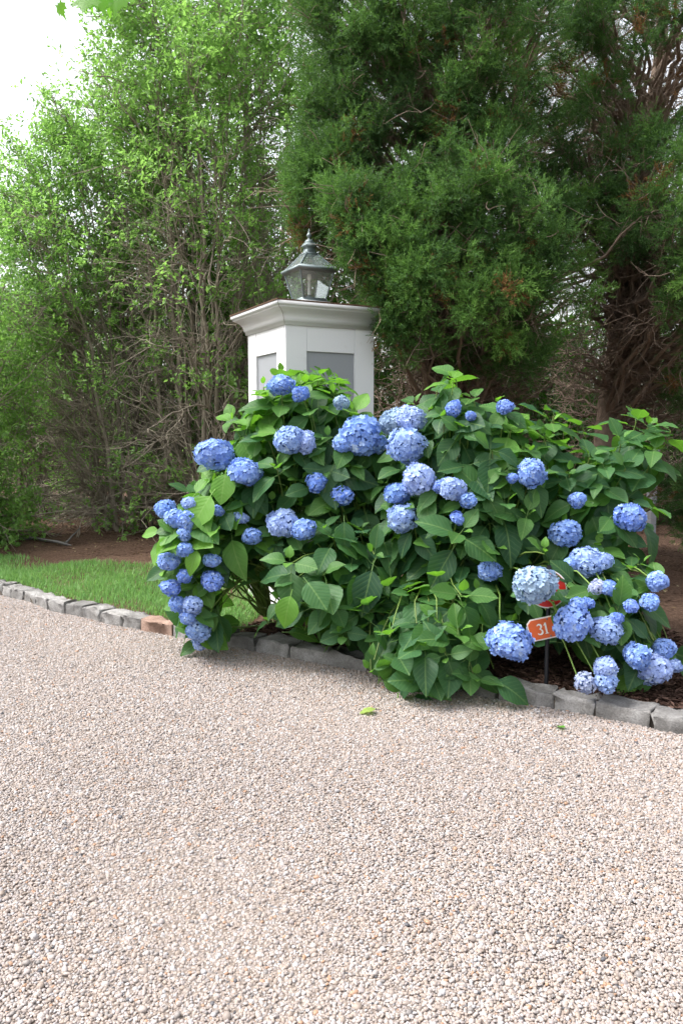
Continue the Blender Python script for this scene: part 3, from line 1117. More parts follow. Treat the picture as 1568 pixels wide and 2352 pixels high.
def build_bush(name, right, E, base_pts, label, seed):
    r = np.random.default_rng(seed)
    root_p = np.mean(base_pts, 0)
    root = empty(name, (root_p[0], root_p[1], float(soil_z(root_p[0], root_p[1]))), 0, label=label, cat='shrub', group='blue hydrangeas beside the drive')
    O = np.array(root.location)
    heads = []
    for h in HEADS:
        x, y, pr_, tone = h[:4]
        if bool(is_right(x, y)) != right:
            continue
        if len(h) > 4:
            p = at(x, y, h[4])
            nn = nrm(np.array([0, -1, .5]))
        else:
            p, nn = hull_hit(E, x, y, 1.04)
            p = p.copy()
        R_ = pr_ / FPX * p[1] * 1.10
        p[2] = max(p[2], float(soil_z(p[0], p[1])) + R_ * .8)
        heads.append((p, R_, tone, nn, x, y, pr_, float(proj(p)[2][0])))
    # shoots --------------------------------------------------------
    shoots = []                                           # tip, axis, scale, layer
    xs_ = r.uniform(330, 1568, 9000)
    ys_ = r.uniform(820, 1660, 9000)
    ok = in_poly(xs_, ys_, OUT) & (is_right(xs_, ys_) == right)
    cand = np.stack([xs_[ok], ys_[ok]], 1)
    taken = []
    for x, y in cand:                                     # poisson-like front layer
        if all((x - a_) ** 2 + (y - b_) ** 2 > 52 ** 2 for a_, b_ in taken):
            taken.append((x, y))
    for x, y in taken:
        p, nn = hull_hit(E, x, y)
        d = ray(x, y)
        shoots.append((p + d * r.uniform(-.02, .14), nn, r.uniform(.8, 1.1), 0))
    for x, y in cand[:70]:                                # second, deeper layer
        p, nn = hull_hit(E, x, y)
        shoots.append((p + ray(x, y) * r.uniform(.18, .45), nn, r.uniform(.85, 1.1), 1))
    for _ in range(70):                                   # far side and flanks
        c_, rr_ = E[r.integers(0, len(E))]
        dd = nrm(r.normal(0, 1, 3) + np.array([0, .9, .3]))
        p = c_ + dd * rr_ * r.uniform(.75, .98)
        sx, sy, _w = proj(p)
        if p[2] > .2 and in_poly(sx, sy, OUT)[0]:
            shoots.append((p, nrm(dd / rr_), r.uniform(.85, 1.1), 2))
    leaves = []                                           # matrix 4x4, variant, colour
    canes = [Tubes() for _ in base_pts]
    b_arr = np.array(base_pts)

    def put_leaf(b_, d_, n_, L, young_backlit, tone_r, force=False):
        d_ = nrm(d_)
        s_ = nrm(np.cross(d_, n_))
        n2_ = np.cross(s_, d_)
        tip = b_ + d_ * L
        if tip[2] < float(soil_z(tip[0], tip[1])) - .04 or (tip[1] < kerb_y(tip[0]) and tip[2] < .015):
            return
        mid_ = b_ + d_ * L * .6
        # do not bury the flowers, the sign or the pillar
        px_, py_, w_ = proj(np.array([mid_, tip, b_ + d_ * L * .8]))
        if not force:
            for hp, hr, _t, _n, hx, hy, hpr, hw_ in heads:
                for q_ in range(3):
                    if w_[q_] < hw_ + .05 and (px_[q_] - hx) ** 2 + (py_[q_] - hy) ** 2 < (hpr * .95) ** 2 and r.random() > (.03 if hpr > 30 else .12):
                        return
            if not in_poly(px_[:1], py_[:1], OUT)[0] and r.random() > .35:
                return
            if ((px_ > 1200) & (px_ < 1285) & (py_ > 1405) & (py_ < 1580) & (w_ < sgn_y + .1)).any():
                return
            if in_poly(px_, py_, CLEAR).any() or in_poly(px_, py_, CLEAR2).any():
                return
            if ((px_ > 540) & (px_ < 600) & (py_ > 1345) & (py_ < 1430)).any():
                return
            if ((px_ > 655) & (px_ < 700) & (py_ > 1330) & (py_ < 1370)).any() and r.random() < .7:
                return
        m_ = np.eye(4)
        m_[:3, 0], m_[:3, 1], m_[:3, 2], m_[:3, 3] = s_ * L, d_ * L, n2_ * L, b_
        dark, midc, yng_backlit = (.017, .060, .032), (.038, .114, .054), (.16, .36, .045)  # last tone: young growth, also the painted backlight
        c_ = lerp3(lerp3(dark, midc, tone_r), yng_backlit, young_backlit)
        leaves.append((m_, int(r.integers(0, 6)), c_))

    def cane_to(p, thick=.0045, tint=.75, drop=.25):
        i_ = int(np.argmin(np.sum((b_arr[:, :2] - p[:2]) ** 2, 1) + r.uniform(0, .12, len(b_arr))))
        b_ = b_arr[i_]
        m1 = b_ + (p - b_) * np.array([.35, .35, .62])
        hd = float(np.linalg.norm((p - b_)[:2]))
        if hd > .6:
            m1[2] = max(m1[2], .45 + .5 * hd, p[2] * .75)
        path = bez(b_ - O, m1 - O, p - O, 9)
        path[1:-1] += r.normal(0, .008, (7, 3))
        canes[i_].add(path, .0085, thick, 5, tint)

    def shoot(p, nn, sc, layer, axis=None, pairs=None, young_backlit=None):
        a_ = nrm(nn * .75 + UP * .62 + r.normal(0, .22, 3)) if axis is None else nrm(axis)
        e1 = nrm(np.cross(a_, r.normal(0, 1, 3)))
        e2 = np.cross(a_, e1)
        K = pairs or (r.integers(3, 5) if layer == 0 else 3)
        yg_backlit = np.clip(r.normal(.28, .22), 0, .8) if young_backlit is None else young_backlit
        ls = [.065, .14, .205, .235, .24]
        st = [0, .012, .05, .12, .20]
        th = [28, 58, 78, 95, 105]
        first = 0 if r.random() < .6 or young_backlit else 1
        for k in range(first, min(K + 1, 5)):
            az = k * math.pi / 2 + r.normal(0, .18)
            for sg in (0, math.pi):
                if r.random() < .06:
                    continue
                rad = e1 * math.cos(az + sg) + e2 * math.sin(az + sg)
                t_ = math.radians(th[k] + r.normal(0, 10))
                d_ = a_ * math.cos(t_) + rad * math.sin(t_)
                d_ = nrm(d_ + np.array([0, 0, -.12 * k]) + r.normal(0, .07, 3))
                L = ls[k] * sc * r.uniform(.85, 1.15)
                nv = nrm(a_ * 1.0 + UP * .25 + rad * -.2 + r.normal(0, .10, 3))
                put_leaf(p - a_ * st[k] * sc + rad * .012, d_, nv, L, float(np.clip(yg_backlit * ((1.0, .75, .4, .12, 0) if yg_backlit < .65 else (1, .95, .85, .7, .5))[k] + (.25 if k == 0 else 0), 0, 1)), r.random())
        if layer < 2:
            cane_to(p - a_ * .02, .003, .6 + .4 * yg_backlit)

    for p, nn, sc, layer in shoots:
        backlit_side = layer == 0 and not right and (p[0] < -.62 or p[2] > 1.30)  # left and upper shoots: backlit glow put into the leaf colour
        shoot(p, nn, sc, layer, young_backlit=float(r.uniform(.4, .85)) if backlit_side else None)
    # flower heads --------------------------------------------------
    for i, (p, R_, tone, nn, hx, hy, hpr, _w) in enumerate(heads):
        me_ = HM_SP[i % 2] if tone == 4 else HM[int(r.integers(0, len(HM)))]
        q_ = Matrix.Rotation(r.uniform(0, 6.28), 3, 'Z') @ Matrix.Rotation(r.uniform(-.6, .6), 3, 'X')
        sq = (r.uniform(.90, 1.16), r.uniform(.92, 1.1), r.uniform(.84, 1.06))
        m_ = Matrix.Translation(Vector(p - O)) @ q_.to_4x4() @ Matrix.Diagonal((R_ * sq[0], R_ * sq[1], R_ * sq[2], 1))
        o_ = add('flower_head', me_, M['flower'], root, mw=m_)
        c_ = TONES[tone]
        j_ = r.normal(0, .05)
        o_.color = (c_[0] * (1 + j_ * 2), c_[1] * (1 + j_), c_[2] * (1 + j_ * .6), 1)
        back = nrm(np.array([r.normal(0, .3), .7, -.35]))
        cane_to(p + back * R_ * .6, .0035, .9)
        a_ = nrm(-back + UP * .5)
        e1 = nrm(np.cross(a_, UP + r.normal(0, .3, 3)))
        e2 = np.cross(a_, e1)
        for k in range(4):
            rad = e1 * math.cos(k * math.pi / 2 + .5) + e2 * math.sin(k * math.pi / 2 + .5)
            if rad[2] < -.6:
                continue
            put_leaf(p + back * R_ * 1.05, nrm(rad + back * .1), nrm(-back + UP * .7), r.uniform(.12, .18), r.uniform(0, .4), r.random())
    # hero shoots that stand out of the mass in the photograph
    for (x, y, Y, ax, sc, pairs, yg_backlit, rt) in HEROES:
        if rt == right:
            shoot(at(x, y, Y), None, sc, 0, np.array(ax), pairs, yg_backlit)
    for (x, y, Y, dx, dz, dy, L, yg_backlit, rt) in SINGLES:
        if rt == right:
            put_leaf(at(x, y, Y), np.array([dx, dy, dz]), nrm(np.array([0, -.7, .75])), L, yg_backlit, .7, True)
    for k, c_ in enumerate(canes):
        if c_.n:
            b_ = b_arr[k]
            add('stem', c_.mesh('stem'), M['stem'], root)
    # the 300 leaves that show largest are objects, the rest is one mass ---------
    smp = np.array([[sx * .2 * (1 - abs(t_ - .45)), t_, 0] for sx in (-1, 0, 1) for t_ in np.linspace(.12, .95, 8)])
    gw, gh = 320, 240
    buf = np.full((gh, gw), 1e9)
    ids = np.full((gh, gw), -1)
    for i, (m_, v_, c_) in enumerate(leaves):
        P = smp @ m_[:3, :3].T + m_[:3, 3]
        a_, b_, w_ = proj(P)
        ix = ((a_ - 300) / 1300 * gw).astype(int)
        iy = ((b_ - 800) / 900 * gh).astype(int)
        for x_, y_, z_ in zip(ix, iy, w_):
            if 0 <= x_ < gw and 0 <= y_ < gh and z_ < buf[y_, x_]:
                buf[y_, x_] = z_
                ids[y_, x_] = i
    cnt = np.bincount(ids[ids >= 0], minlength=len(leaves))
    order = np.argsort(-cnt)
    show = set(order[:296].tolist())
    Vs, Fs, Us, Ts, n_ = [], [], [], [], 0
    for i, (m_, v_, c_) in enumerate(leaves):
        if i in show:
            mm = Matrix(m_.tolist())
            mm.translation -= root.location
            o_ = add('leaf', LME[v_], M['hleaf'], root, mw=mm)
            o_.color = (*c_, 1)
        else:
            lv, lf, lu = LVAR[v_]
            Vs.append(lv @ m_[:3, :3].T + m_[:3, 3] - O)
            Fs.append(lf + n_)
            Us.append(lu)
            Ts.append(np.tile(np.array(c_), (len(lv), 1)))
            n_ += len(lv)
    if Vs:
        add('inner_leaves', mesh_np('inner_leaves', np.concatenate(Vs), np.concatenate(Fs), True, {'tint': np.concatenate(Ts)}, np.concatenate(Us)), M['hleaf_mass'], root, kind='stuff')
    return root


# x, y, depth, axis, scale, pairs, youngness and painted backlight, right plant
HEROES = [(1040, 868, 4.35, (.05, -.25, 1), .75, 2, .75, True), (1035, 960, 4.36, (.05, -.2, 1), .95, 3, .35, True), (1060, 1218, 4.0, (.1, -.75, .65), 1.05, 3, .35, True),
          (1062, 1365, 3.85, (.1, -.8, .6), 1.1, 3, .4, True), (945, 1560, 3.85, (0, -.7, .75), 1.0, 3, .25, True), (1090, 1555, 3.78, (.05, -.8, .65), .95, 3, .2, True),
          (1265, 965, 4.4, (.1, -.4, .9), .9, 3, .55, True), (1215, 1035, 4.25, (0, -.3, 1), .85, 2, .6, True), (1490, 975, 4.5, (.25, -.4, .9), 1.0, 3, .3, True), (1405, 1125, 4.3, (0, -.6, .8), .85, 2, .1, True),
          (1250, 1265, 3.8, (-.1, -.5, .9), .8, 1, .4, True), (1470, 1290, 4.0, (.3, -.4, .85), .8, 2, .4, True),
          (665, 1290, 4.2, (-.15, -.7, .7), 1.05, 3, .4, False), (820, 1070, 4.55, (0, -.5, .85), .95, 3, .5, False), (700, 880, 4.85, (-.15, -.25, 1), 1.0, 4, .9, False), (780, 870, 4.95, (.25, -.2, 1), .85, 3, .9, False),
          (620, 905, 4.8, (-.4, -.3, .9), 1.0, 3, .8, False), (560, 990, 4.7, (-.6, -.3, .8), 1.0, 4, .7, False), (430, 1215, 4.5, (-.7, -.3, .6), 1.0, 3, .95, False), (495, 1110, 4.6, (-.6, -.4, .7), 1.05, 4, .8, False),
          (500, 1200, 4.45, (-.5, -.5, .6), 1.05, 4, .75, False), (860, 1270, 4.1, (0, -.8, .55), 1.05, 3, .1, False), (445, 1270, 4.5, (-.5, -.5, .5), .9, 3, .9, False), (850, 1540, 4.0, (-.2, -.7, .7), .8, 2, .3, False)]
# x, y, depth, direction (x, z, y), length, youngness and painted backlight, right plant: single leaves
SINGLES = [(700, 1330, 4.1, .45, -.45, -.5, .21, .12, False), (670, 1360, 4.1, -.25, -.85, -.3, .19, .75, False), (790, 1190, 4.3, .02, -1, -.35, .19, .05, False), (770, 1060, 4.5, -.3, -.6, -.5, .2, .05, False),
           (405, 1230, 4.45, -.5, -.5, -.5, .16, .95, False), (455, 1260, 4.4, -.3, -.7, -.6, .15, .95, False), (490, 1130, 4.45, -.5, -.75, -.3, .24, .8, False), (520, 1080, 4.5, -.15, -.9, -.4, .2, .7, False),
           (1130, 1560, 3.75, .8, -.3, -.4, .2, .05, True), (1090, 1560, 3.75, 0, -.75, -.6, .19, .1, True), (950, 1570, 3.8, 0, -.7, -.6, .2, .1, True), (960, 1560, 3.8, .8, -.2, -.5, .18, .1, True)]

bL = [gnd(x, y, SOIL) for x, y in ((620, 1440), (680, 1455), (740, 1440), (790, 1462), (850, 1470), (700, 1420), (800, 1430), (650, 1425))]
bR = [gnd(x, y, SOIL) for x, y in ((980, 1500), (1050, 1490), (1120, 1500), (1200, 1480), (1290, 1490), (1380, 1480), (1080, 1460), (1250, 1450), (1400, 1450))]
build_bush('hydrangea', False, E_L, bL, 'blue mophead hydrangea in front of the white pillar, flowers trailing over the kerb', 11)
build_bush('hydrangea', True, E_R, bR, 'blue mophead hydrangea growing around the orange number sign', 12)

# green leaves blown down on the drive
for x, y, L, rz, c_, lab in ((866, 1627, .09, 1.9, (.30, .40, .10), 'yellowish green fallen leaf on gravel in front of the trailing leaves'), (1296, 1672, .055, .4, (.10, .28, .04), 'small bright green fallen leaf on gravel below the mulch bed')):
    p = gnd(x, y, .022)
    o = add('fallen_leaf', LME[5], M['hleaf'], label=lab, cat='leaf')
    o.color = (*c_, 1)
    o.matrix_local = Matrix.Translation(Vector(p)) @ Matrix.Rotation(rz, 4, 'Z') @ Matrix.Scale(L, 4)


# ------------------------------------------------------------------ tall privets on the left
def make_privet(name, base, H, R, lean, seed, stems, limbs, leaves_n, label, bare=.75, low_dense=0.0, leaf=.058, droop=0.0, maxr=9.0, limb=1.0, group=None):
    r = np.random.default_rng(seed)
    root = empty(name, (base[0], base[1], float(soil_z(base[0], base[1])) - .03), 0, label=label, cat='tree', group=group)
    tr = Tubes()
    tw = Tubes()
    tips = []
    lean = np.array([lean[0], lean[1], 0.0])
    for s in range(stems):
        az = r.uniform(0, 6.28)
        q = r.uniform(.05, 1) ** .6
        h = H * (1 - .30 * q * q) * r.uniform(.72, 1.0)
        b = np.array([math.cos(az) * .45 * q, math.sin(az) * .35 * q, 0]) * r.uniform(.6, 1.4)
        top = np.array([math.cos(az) * R * q, math.sin(az) * R * q, h]) + lean * h / H
        c1 = b * 1.2 + (top - b) * np.array([.22, .22, .5])
        path = wig(r, bez(b, c1, top, 12), .035)
        r0 = r.uniform(.012, .024) if r.random() < .65 else r.uniform(.03, .045)
        tr.add(path, r0, .006, 6, r.random() * .7)
        for k in range(limbs):
            t = r.uniform(.08, 1.0) ** (1 + droop)
            i = min(int(t * 11), 10)
            p = path[i] + (path[i + 1] - path[i]) * (t * 11 - i)
            out = nrm(np.array([p[0], p[1], 0]) + r.normal(0, .5, 3) * R * .5)
            d = nrm(out * r.uniform(.4, 1.1) + UP * (r.uniform(.0, .85) - droop * r.uniform(0, .9) * (1 - t)) + r.normal(0, .3, 3))
            L = r.uniform(.45, 1.3) * (1.15 - .35 * t) * limb
            e = p + d * L + UP * r.uniform(-.1, .15) * L
            lp_ = wig(r, bez(p, p + d * L * .5 + UP * .08 * L, e, 7), .018)
            tw.add(lp_, .010, .004, 4, r.random())
            for m_ in range(9):
                j = r.integers(1, 7)
                q0 = lp_[j]
                d2 = nrm(d + r.normal(0, .75, 3) + UP * .15)
                l2 = r.uniform(.18, .5)
                e2 = q0 + d2 * l2
                tp = wig(r, bez(q0, q0 + d2 * l2 * .5 + r.normal(0, .03, 3), e2, 5), .01)
                tw.add(tp, .0042, .002, 3, .3 + .7 * r.random())
                tips.append((tp, t))
    add('trunk', tr.mesh('trunk'), M['privet_bark'], root)
    add('branches', tw.mesh('branches'), M['privet_bark'], root)
    # leaves gather where the light reaches: the outside and the top
    TP = np.concatenate([tp[2:] for tp, t in tips])
    hz = np.clip(TP[:, 2] / H, 0, 1)
    rad_here = R * (.42 + .7 * hz) + 1e-3
    ctr = lean[None] * hz[:, None]
    rr = np.linalg.norm((TP - ctr)[:, :2], axis=1) / rad_here
    w = np.clip((hz - .25) * 1.7, 0, 1) ** 1.5 + low_dense * np.clip((rr - .55) * 2.5, 0, 1) + .010
    w *= np.linalg.norm((TP - ctr)[:, :2], axis=1) < maxr
    w /= w.sum()
    # leafy sprigs gathered into clumps rather than an even cloud
    ncl = leaves_n // 72
    cl_ = TP[r.choice(len(TP), ncl, p=w)]
    nsp = ncl * 8
    ctr_ = np.repeat(cl_, 8, 0) + r.normal(0, .12, (nsp, 3)) * [1, 1, .8]
    spd = nrm(r.normal(0, .8, (nsp, 3)) + UP * .5)
    C = np.repeat(ctr_, 9, 0)
    sd = np.repeat(spd, 9, 0)
    n_ = len(C)
    P = C + sd * r.uniform(0, .15, n_)[:, None] + r.normal(0, .018, (n_, 3))
    D = nrm(sd * .6 + r.normal(0, .7, (n_, 3)))
    N = nrm(r.normal(0, .55, (n_, 3)) + UP * .9)
    L = r.uniform(.65, 1.2, n_) * leaf
    V_, F_ = leaf_quads(P, D, N, L, L * r.uniform(.42, .58, n_))
    t_ = np.clip(np.repeat(np.repeat(r.normal(.5, .16, ncl), 8) + r.normal(0, .12, nsp), 9) + r.normal(0, .13, n_), 0, 1)
    add('crown', mesh_np('crown', V_, F_, True, {'tint': np.repeat(t_, 4)}), M['privet'], root, kind='stuff')
    return root


def gbase(x, Y):
    p = at(x, 1200, Y)
    return np.array([p[0], Y, 0])


TALLG = 'tall privets behind the lawn'
make_privet('privet_tree', gbase(480, 9.7), 8.6, 1.0, (-.05, 0), 101, 20, 30, 62000, 'tallest privet tree with pale forked limbs, standing behind the pillar', low_dense=.05, droop=.35, limb=.85, group=TALLG)
make_privet('privet_tree', gbase(300, 10.2), 5.7, .7, (-.75, 0), 102, 18, 28, 44000, 'privet tree with pointed leafy top leaning away over a dark thicket of bare twigs', low_dense=.04, droop=.5, limb=.75, group=TALLG)
make_privet('privet_tree', gbase(-205, 8.8), 4.4, 1.15, (.0, 0), 103, 20, 16, 70000, 'dense bright privet leafy down to the ground at the end of the lawn', low_dense=2.2, droop=.8, maxr=1.36, group=TALLG)
make_privet('privet_tree', gbase(640, 10.6), 8.2, 1.6, (.1, 0), 104, 20, 15, 26000, 'yellowish green privet tree between the tallest privet and the cedar', low_dense=.3, group=TALLG)
make_privet('privet_tree', gbase(470, 12.2), 6.2, 1.5, (0, 0), 105, 24, 14, 24000, 'shaded privet of many slim grey stems behind the thicket', low_dense=.06, group=TALLG)
make_privet('privet_tree', gbase(90, 12.6), 4.2, 1.5, (0, 0), 106, 20, 12, 30000, 'rounded privet behind the leaning privet and the lawn', low_dense=.6, group=TALLG)


# ------------------------------------------------------------------ back hedge
def make_hedge(seed, W, H, D_, n_):
    r = np.random.default_rng(seed)
    P = np.stack([r.uniform(-W / 2, W / 2, n_), r.normal(0, D_, n_), H * r.uniform(0.03, 1, n_) ** .8], 1)
    top = H * (.82 + .13 * np.sin(P[:, 0] * 2.1 + seed) + .08 * np.sin(P[:, 0] * 5.3))
    P = P[P[:, 2] < top]
    n_ = len(P)
    dn = .5 + .5 * np.sin(P[:, 0] * 6 + seed) * np.sin(P[:, 2] * 7 + P[:, 0] * 2)
    P = P[r.random(n_) < .35 + .65 * dn]
    n_ = len(P)
    L = r.uniform(.05, .10, n_)
    V_, F_ = leaf_quads(P, nrm(r.normal(0, 1, (n_, 3))), nrm(r.normal(0, .6, (n_, 3)) + UP), L, L * .5)
    leaf_me = mesh_np('foliage', V_, F_, True, {'tint': np.repeat(np.clip(r.normal(.45, .22, n_), 0, 1), 4)})
    t = Tubes()
    for k in range(26):
        x = r.uniform(-W / 2, W / 2)
        b = np.array([x, r.normal(0, .15), 0])
        tp = b + np.array([r.normal(0, .45), r.normal(0, .2), H * r.uniform(.6, .95)])
        pth = wig(r, bez(b, (b + tp) / 2 + np.array([0, 0, .2]), tp, 8), .03)
        t.add(pth, .03, .008, 5, r.random())
        for m_ in range(6):
            j = r.integers(2, 8)
            e = pth[j] + nrm(r.normal(0, 1, 3) + UP * .6) * r.uniform(.3, .8)
            t.add(wig(r, bez(pth[j], (pth[j] + e) / 2, e, 4), .02), .009, .003, 4, r.random())
    return leaf_me, t.mesh('stems')


HA = [make_hedge(201, 4.4, 3.1, .5, 46000), make_hedge(202, 4.4, 3.5, .5, 46000)]
for k, (x, Y, s, v) in enumerate([(-6.4, 14.6, 1.25, 0), (-2.6, 14.2, 1.15, 1), (1.2, 13.0, 1.25, 0), (4.6, 12.6, 1.15, 1), (8.2, 12.0, 1.2, 0), (.7, 10.6, 1.2, 1), (3.9, 10.9, .8, 0)]):
    lab = ['hedge shrub far behind the leafy privet at the end of the lawn', 'hedge shrub far behind the tall privets', 'dark hedge shrub seen through twigs right behind the pillar', 'dark hedge shrub seen between the cedar trunks', 'dark hedge shrub beyond the cedar with bare inner branches', 'low dark shrub between the pillar and the dense cedar', 'low dark shrub behind the leaning cedar trunk'][k]
    ro = empty('hedge_shrub', (x, Y, .05), (.05, -.04, .1, -.1, -.15, .2, -.2)[k], label=lab, cat='hedge', group='back hedge')
    ro.scale = (s, 1, s)
    add('stems', HA[v][1], M['privet_bark'], ro)
    add('foliage', HA[v][0], M['hedge'], ro, kind='stuff')


# ------------------------------------------------------------------ red cedars
def spray_shape(seed):
    r = np.random.default_rng(seed)
    V_ = []
    L = 1.0
    for k in range(11):
        t = .06 + .9 * k / 10
        az = k * 2.4 + r.normal(0, .3)
        ln = (.46 * (1 - .55 * t)) * r.uniform(.7, 1.2)
        b = np.array([0, t, 0]) + r.normal(0, .01, 3)
        rad = np.array([math.cos(az), 0, math.sin(az)])
        d = nrm(rad * .75 + np.array([0, .75, 0]))
        s = nrm(np.cross(d, r.normal(0, 1, 3)))
        e = b + d * ln
        w = .032
        V_.append([b - s * w, b + s * w, e])
        for q in range(1):
            f = r.uniform(.25, .7)
            c = b + (e - b) * f
            d2 = nrm(d + r.normal(0, .55, 3))
            s2 = nrm(np.cross(d2, r.normal(0, 1, 3)))
            V_.append([c - s2 * .028, c + s2 * .028, c + d2 * ln * r.uniform(.35, .6)])
    s = np.array([1, 0, 0.])
    V_.append([[-.015, 0, 0], [.015, 0, 0], [0, 1.05, 0]])
    return np.array(V_)                      # (k,3,3)


SPR = [spray_shape(300 + i) for i in range(6)]


def make_cedar(name, base, H, lean, E, polys, seed, n_front, n_back, n_dead, label, excl, thick=.12, dead_poly=None, dead_E=None, tufts=(6, 10)):
    r = np.random.default_rng(seed)
    root = empty(name, (base[0], base[1], float(soil_z(base[0], base[1])) - .05), 0, label=label, cat='tree', group='red cedars behind the hydrangeas')
    O = np.array(root.location)
    trunk = Tubes()
    lean = np.array([lean[0], lean[1], 0])
    tz = np.linspace(0, 1, 16)[:, None]
    path = tz * np.array([0, 0, H]) + (tz ** 1.2) * lean + np.cumsum(r.normal(0, .025, (16, 3)), 0) * [1, 1, 0]
    trunk.add(path, thick, .02, 9, .4)
    ft = Tubes()
    ft.add(np.array([[0, 0, -.05], [0, 0, .05], path[1] * .35]), thick * 1.6, np.array([thick * 1.7, thick * 1.35, thick * 1.0]), 9, .4)
    br = Tubes()
    tuft_c, tuft_d, tuft_t = [], [], []

    def trunk_at(z):
        z = np.clip(z, .35, H * .97)
        return np.array([np.interp(z, path[:, 2], path[:, i]) for i in range(3)])

    def ok_point(p):
        sx, sy, w = proj(p)
        for pl, dmax in excl:
            if w[0] < dmax and in_poly(sx, sy, pl)[0]:
                return False
        return True

    def bough(p, live, off=0.0):
        p = p - O
        dist = np.linalg.norm(p[:2] - trunk_at(p[2])[:2])
        s = trunk_at(p[2] - dist * r.uniform(.15, .5))
        c = s + (p - s) * .55 + UP * dist * r.uniform(-.12, .12)
        pth = wig(r, bez(s, c, p, 10), .03 * min(1, dist))
        br.add(pth, .010 + .012 * min(dist, 2), .005, 5, r.random())
        d = nrm(pth[-1] - pth[-3])
        # dead inner twigs
        for k in range(12 if not live else 6):
            j = r.integers(2, 9)
            e = pth[j] + nrm(d * .7 + r.normal(0, .8, 3) - UP * .1) * r.uniform(.15, .55)
            mid_ = (pth[j] + e) / 2 + r.normal(0, .05, 3)
            tp = wig(r, bez(pth[j], mid_, e, 6), .012)
            br.add(tp, .0048, .0016, 3, r.random())
            for q in range(3):
                jj = r.integers(1, 6)
                e2 = tp[jj] + nrm(nrm(e - pth[j]) * .6 + r.normal(0, .7, 3)) * r.uniform(.06, .22)
                br.add(bez(tp[jj], (tp[jj] + e2) / 2 + r.normal(0, .015, 3), e2, 4), .0026, .001, 3, r.random())
        if live:
            bt = r.normal(.40, .22) + off
            for k in range(r.integers(*tufts)):
                j = r.integers(7, 10)
                dd = nrm(d * .6 + r.normal(0, .7, 3) + UP * .12)
                e = pth[-1] + dd * r.uniform(.05, .19) - d * r.uniform(0, .12)
                if not ok_point(e + O):
                    continue
                br.add(bez(pth[j], (pth[j] + e) / 2 - UP * .02, e, 4), .004, .002, 3, r.random())
                tuft_c.append(e)
                tuft_t.append(bt + r.normal(0, .10))
                tuft_d.append(nrm(dd + UP * .12 + r.normal(0, .3, 3)))

    def hit(x, y, EE):
        d = ray(x, y)
        ts = np.linspace(4.6, 11, 400) / d[1]
        P = np.array([0, 0, CH]) + ts[:, None] * d
        f = np.min([np.sum(((P - c_) / r_) ** 2, 1) for c_, r_ in EE], 0)
        k = np.argmax(f <= 1) if (f <= 1).any() else int(np.argmin(f))
        return P[k]

    for pl, share, near in polys:
        a_ = np.array(pl)
        got, tries, seen = 0, 0, []
        while got < n_front * share and tries < 6000:
            tries += 1
            x, y = r.uniform(a_.min(0), a_.max(0))
            if not in_poly(x, y, pl)[0]:
                continue
            deep = got % 3 == 2
            if not deep and any((x - u_) ** 2 + (y - v_) ** 2 < 80 ** 2 for u_, v_ in seen) and tries < 3000:
                continue
            p = hit(x, y, E) + ray(x, y) * (r.uniform(.45, .95) if deep else r.uniform(-.12, .16))
            if ok_point(p):
                bough(p, True, near)
                got += 1
                if not deep:
                    seen.append((x, y))
    for k in range(n_back):
        c_, r_ = E[r.integers(0, len(E))]
        p = c_ + nrm(r.normal(0, 1, 3) + np.array([0, .7, 0])) * r_ * r.uniform(.7, 1)
        sx, sy, w = proj(p)
        if p[2] > 1.6 and ok_point(p) and not any(in_poly(sx, sy, q_)[0] for q_ in (dead_poly or [])):
            bough(p, True)
    if dead_poly:
        for pl in dead_poly:
            a_ = np.array(pl)
            got = 0
            while got < n_dead / len(dead_poly):
                x, y = r.uniform(a_.min(0), a_.max(0))
                if in_poly(x, y, pl)[0]:
                    p = hit(x, y, dead_E) + ray(x, y) * r.uniform(0, .8)
                    bough(p, False)
                    got += 1
    add('trunk', trunk.mesh('trunk'), M['cedar_bark'], root)
    add('root_flare', ft.mesh('root_flare'), M['cedar_bark'], root)
    add('branches', br.mesh('branches'), M['cedar_bark'], root)
    C, Dm = np.array(tuft_c), np.array(tuft_d)
    per = 22
    n_ = len(C) * per
    off_ = r.normal(0, .052, (n_, 3))
    cc = np.repeat(C, per, 0) + off_
    dd = nrm(np.repeat(Dm, per, 0) * .7 + off_ * 11 + r.normal(0, .35, (n_, 3)))
    cc -= dd * .05
    ln = r.uniform(.055, .105, n_)
    tt = np.clip(np.repeat(np.clip(np.array(tuft_t), 0, 1), per) + r.normal(0, .12, n_), 0, 1)
    dead = np.repeat(r.random(len(C)) < .035, per)
    Vl, Vd, Tl, Td = [], [], [], []
    var = r.integers(0, len(SPR), n_)
    ref = nrm(r.normal(0, 1, (n_, 3)))
    S = nrm(np.cross(dd, ref))
    B = np.cross(S, dd)
    for v in range(len(SPR)):
        for isdead, VV, TT in ((False, Vl, Tl), (True, Vd, Td)):
            i = np.where((var == v) & (dead == isdead))[0]
            if not len(i):
                continue
            sh = SPR[v].reshape(-1, 3)
            P = cc[i][:, None] + ln[i][:, None, None] * (sh[None, :, :1] * S[i][:, None] + sh[None, :, 1:2] * dd[i][:, None] + sh[None, :, 2:] * B[i][:, None])
            VV.append(P.reshape(-1, 3))
            TT.append(np.repeat(tt[i], len(sh)))
    for nm, VV, TT, mm in (('crown', Vl, Tl, 'cedar'), ('dead_sprays', Vd, Td, 'cedar_dead')):
        if VV:
            V_ = np.concatenate(VV)
            add(nm, mesh_np(nm, V_, np.arange(len(V_)).reshape(-1, 3), False, {'tint': np.concatenate(TT)}), M[mm], root, kind='stuff')
    print('cedar', len(C), 'tufts', n_ * len(SPR[0]), 'tris')
    return root


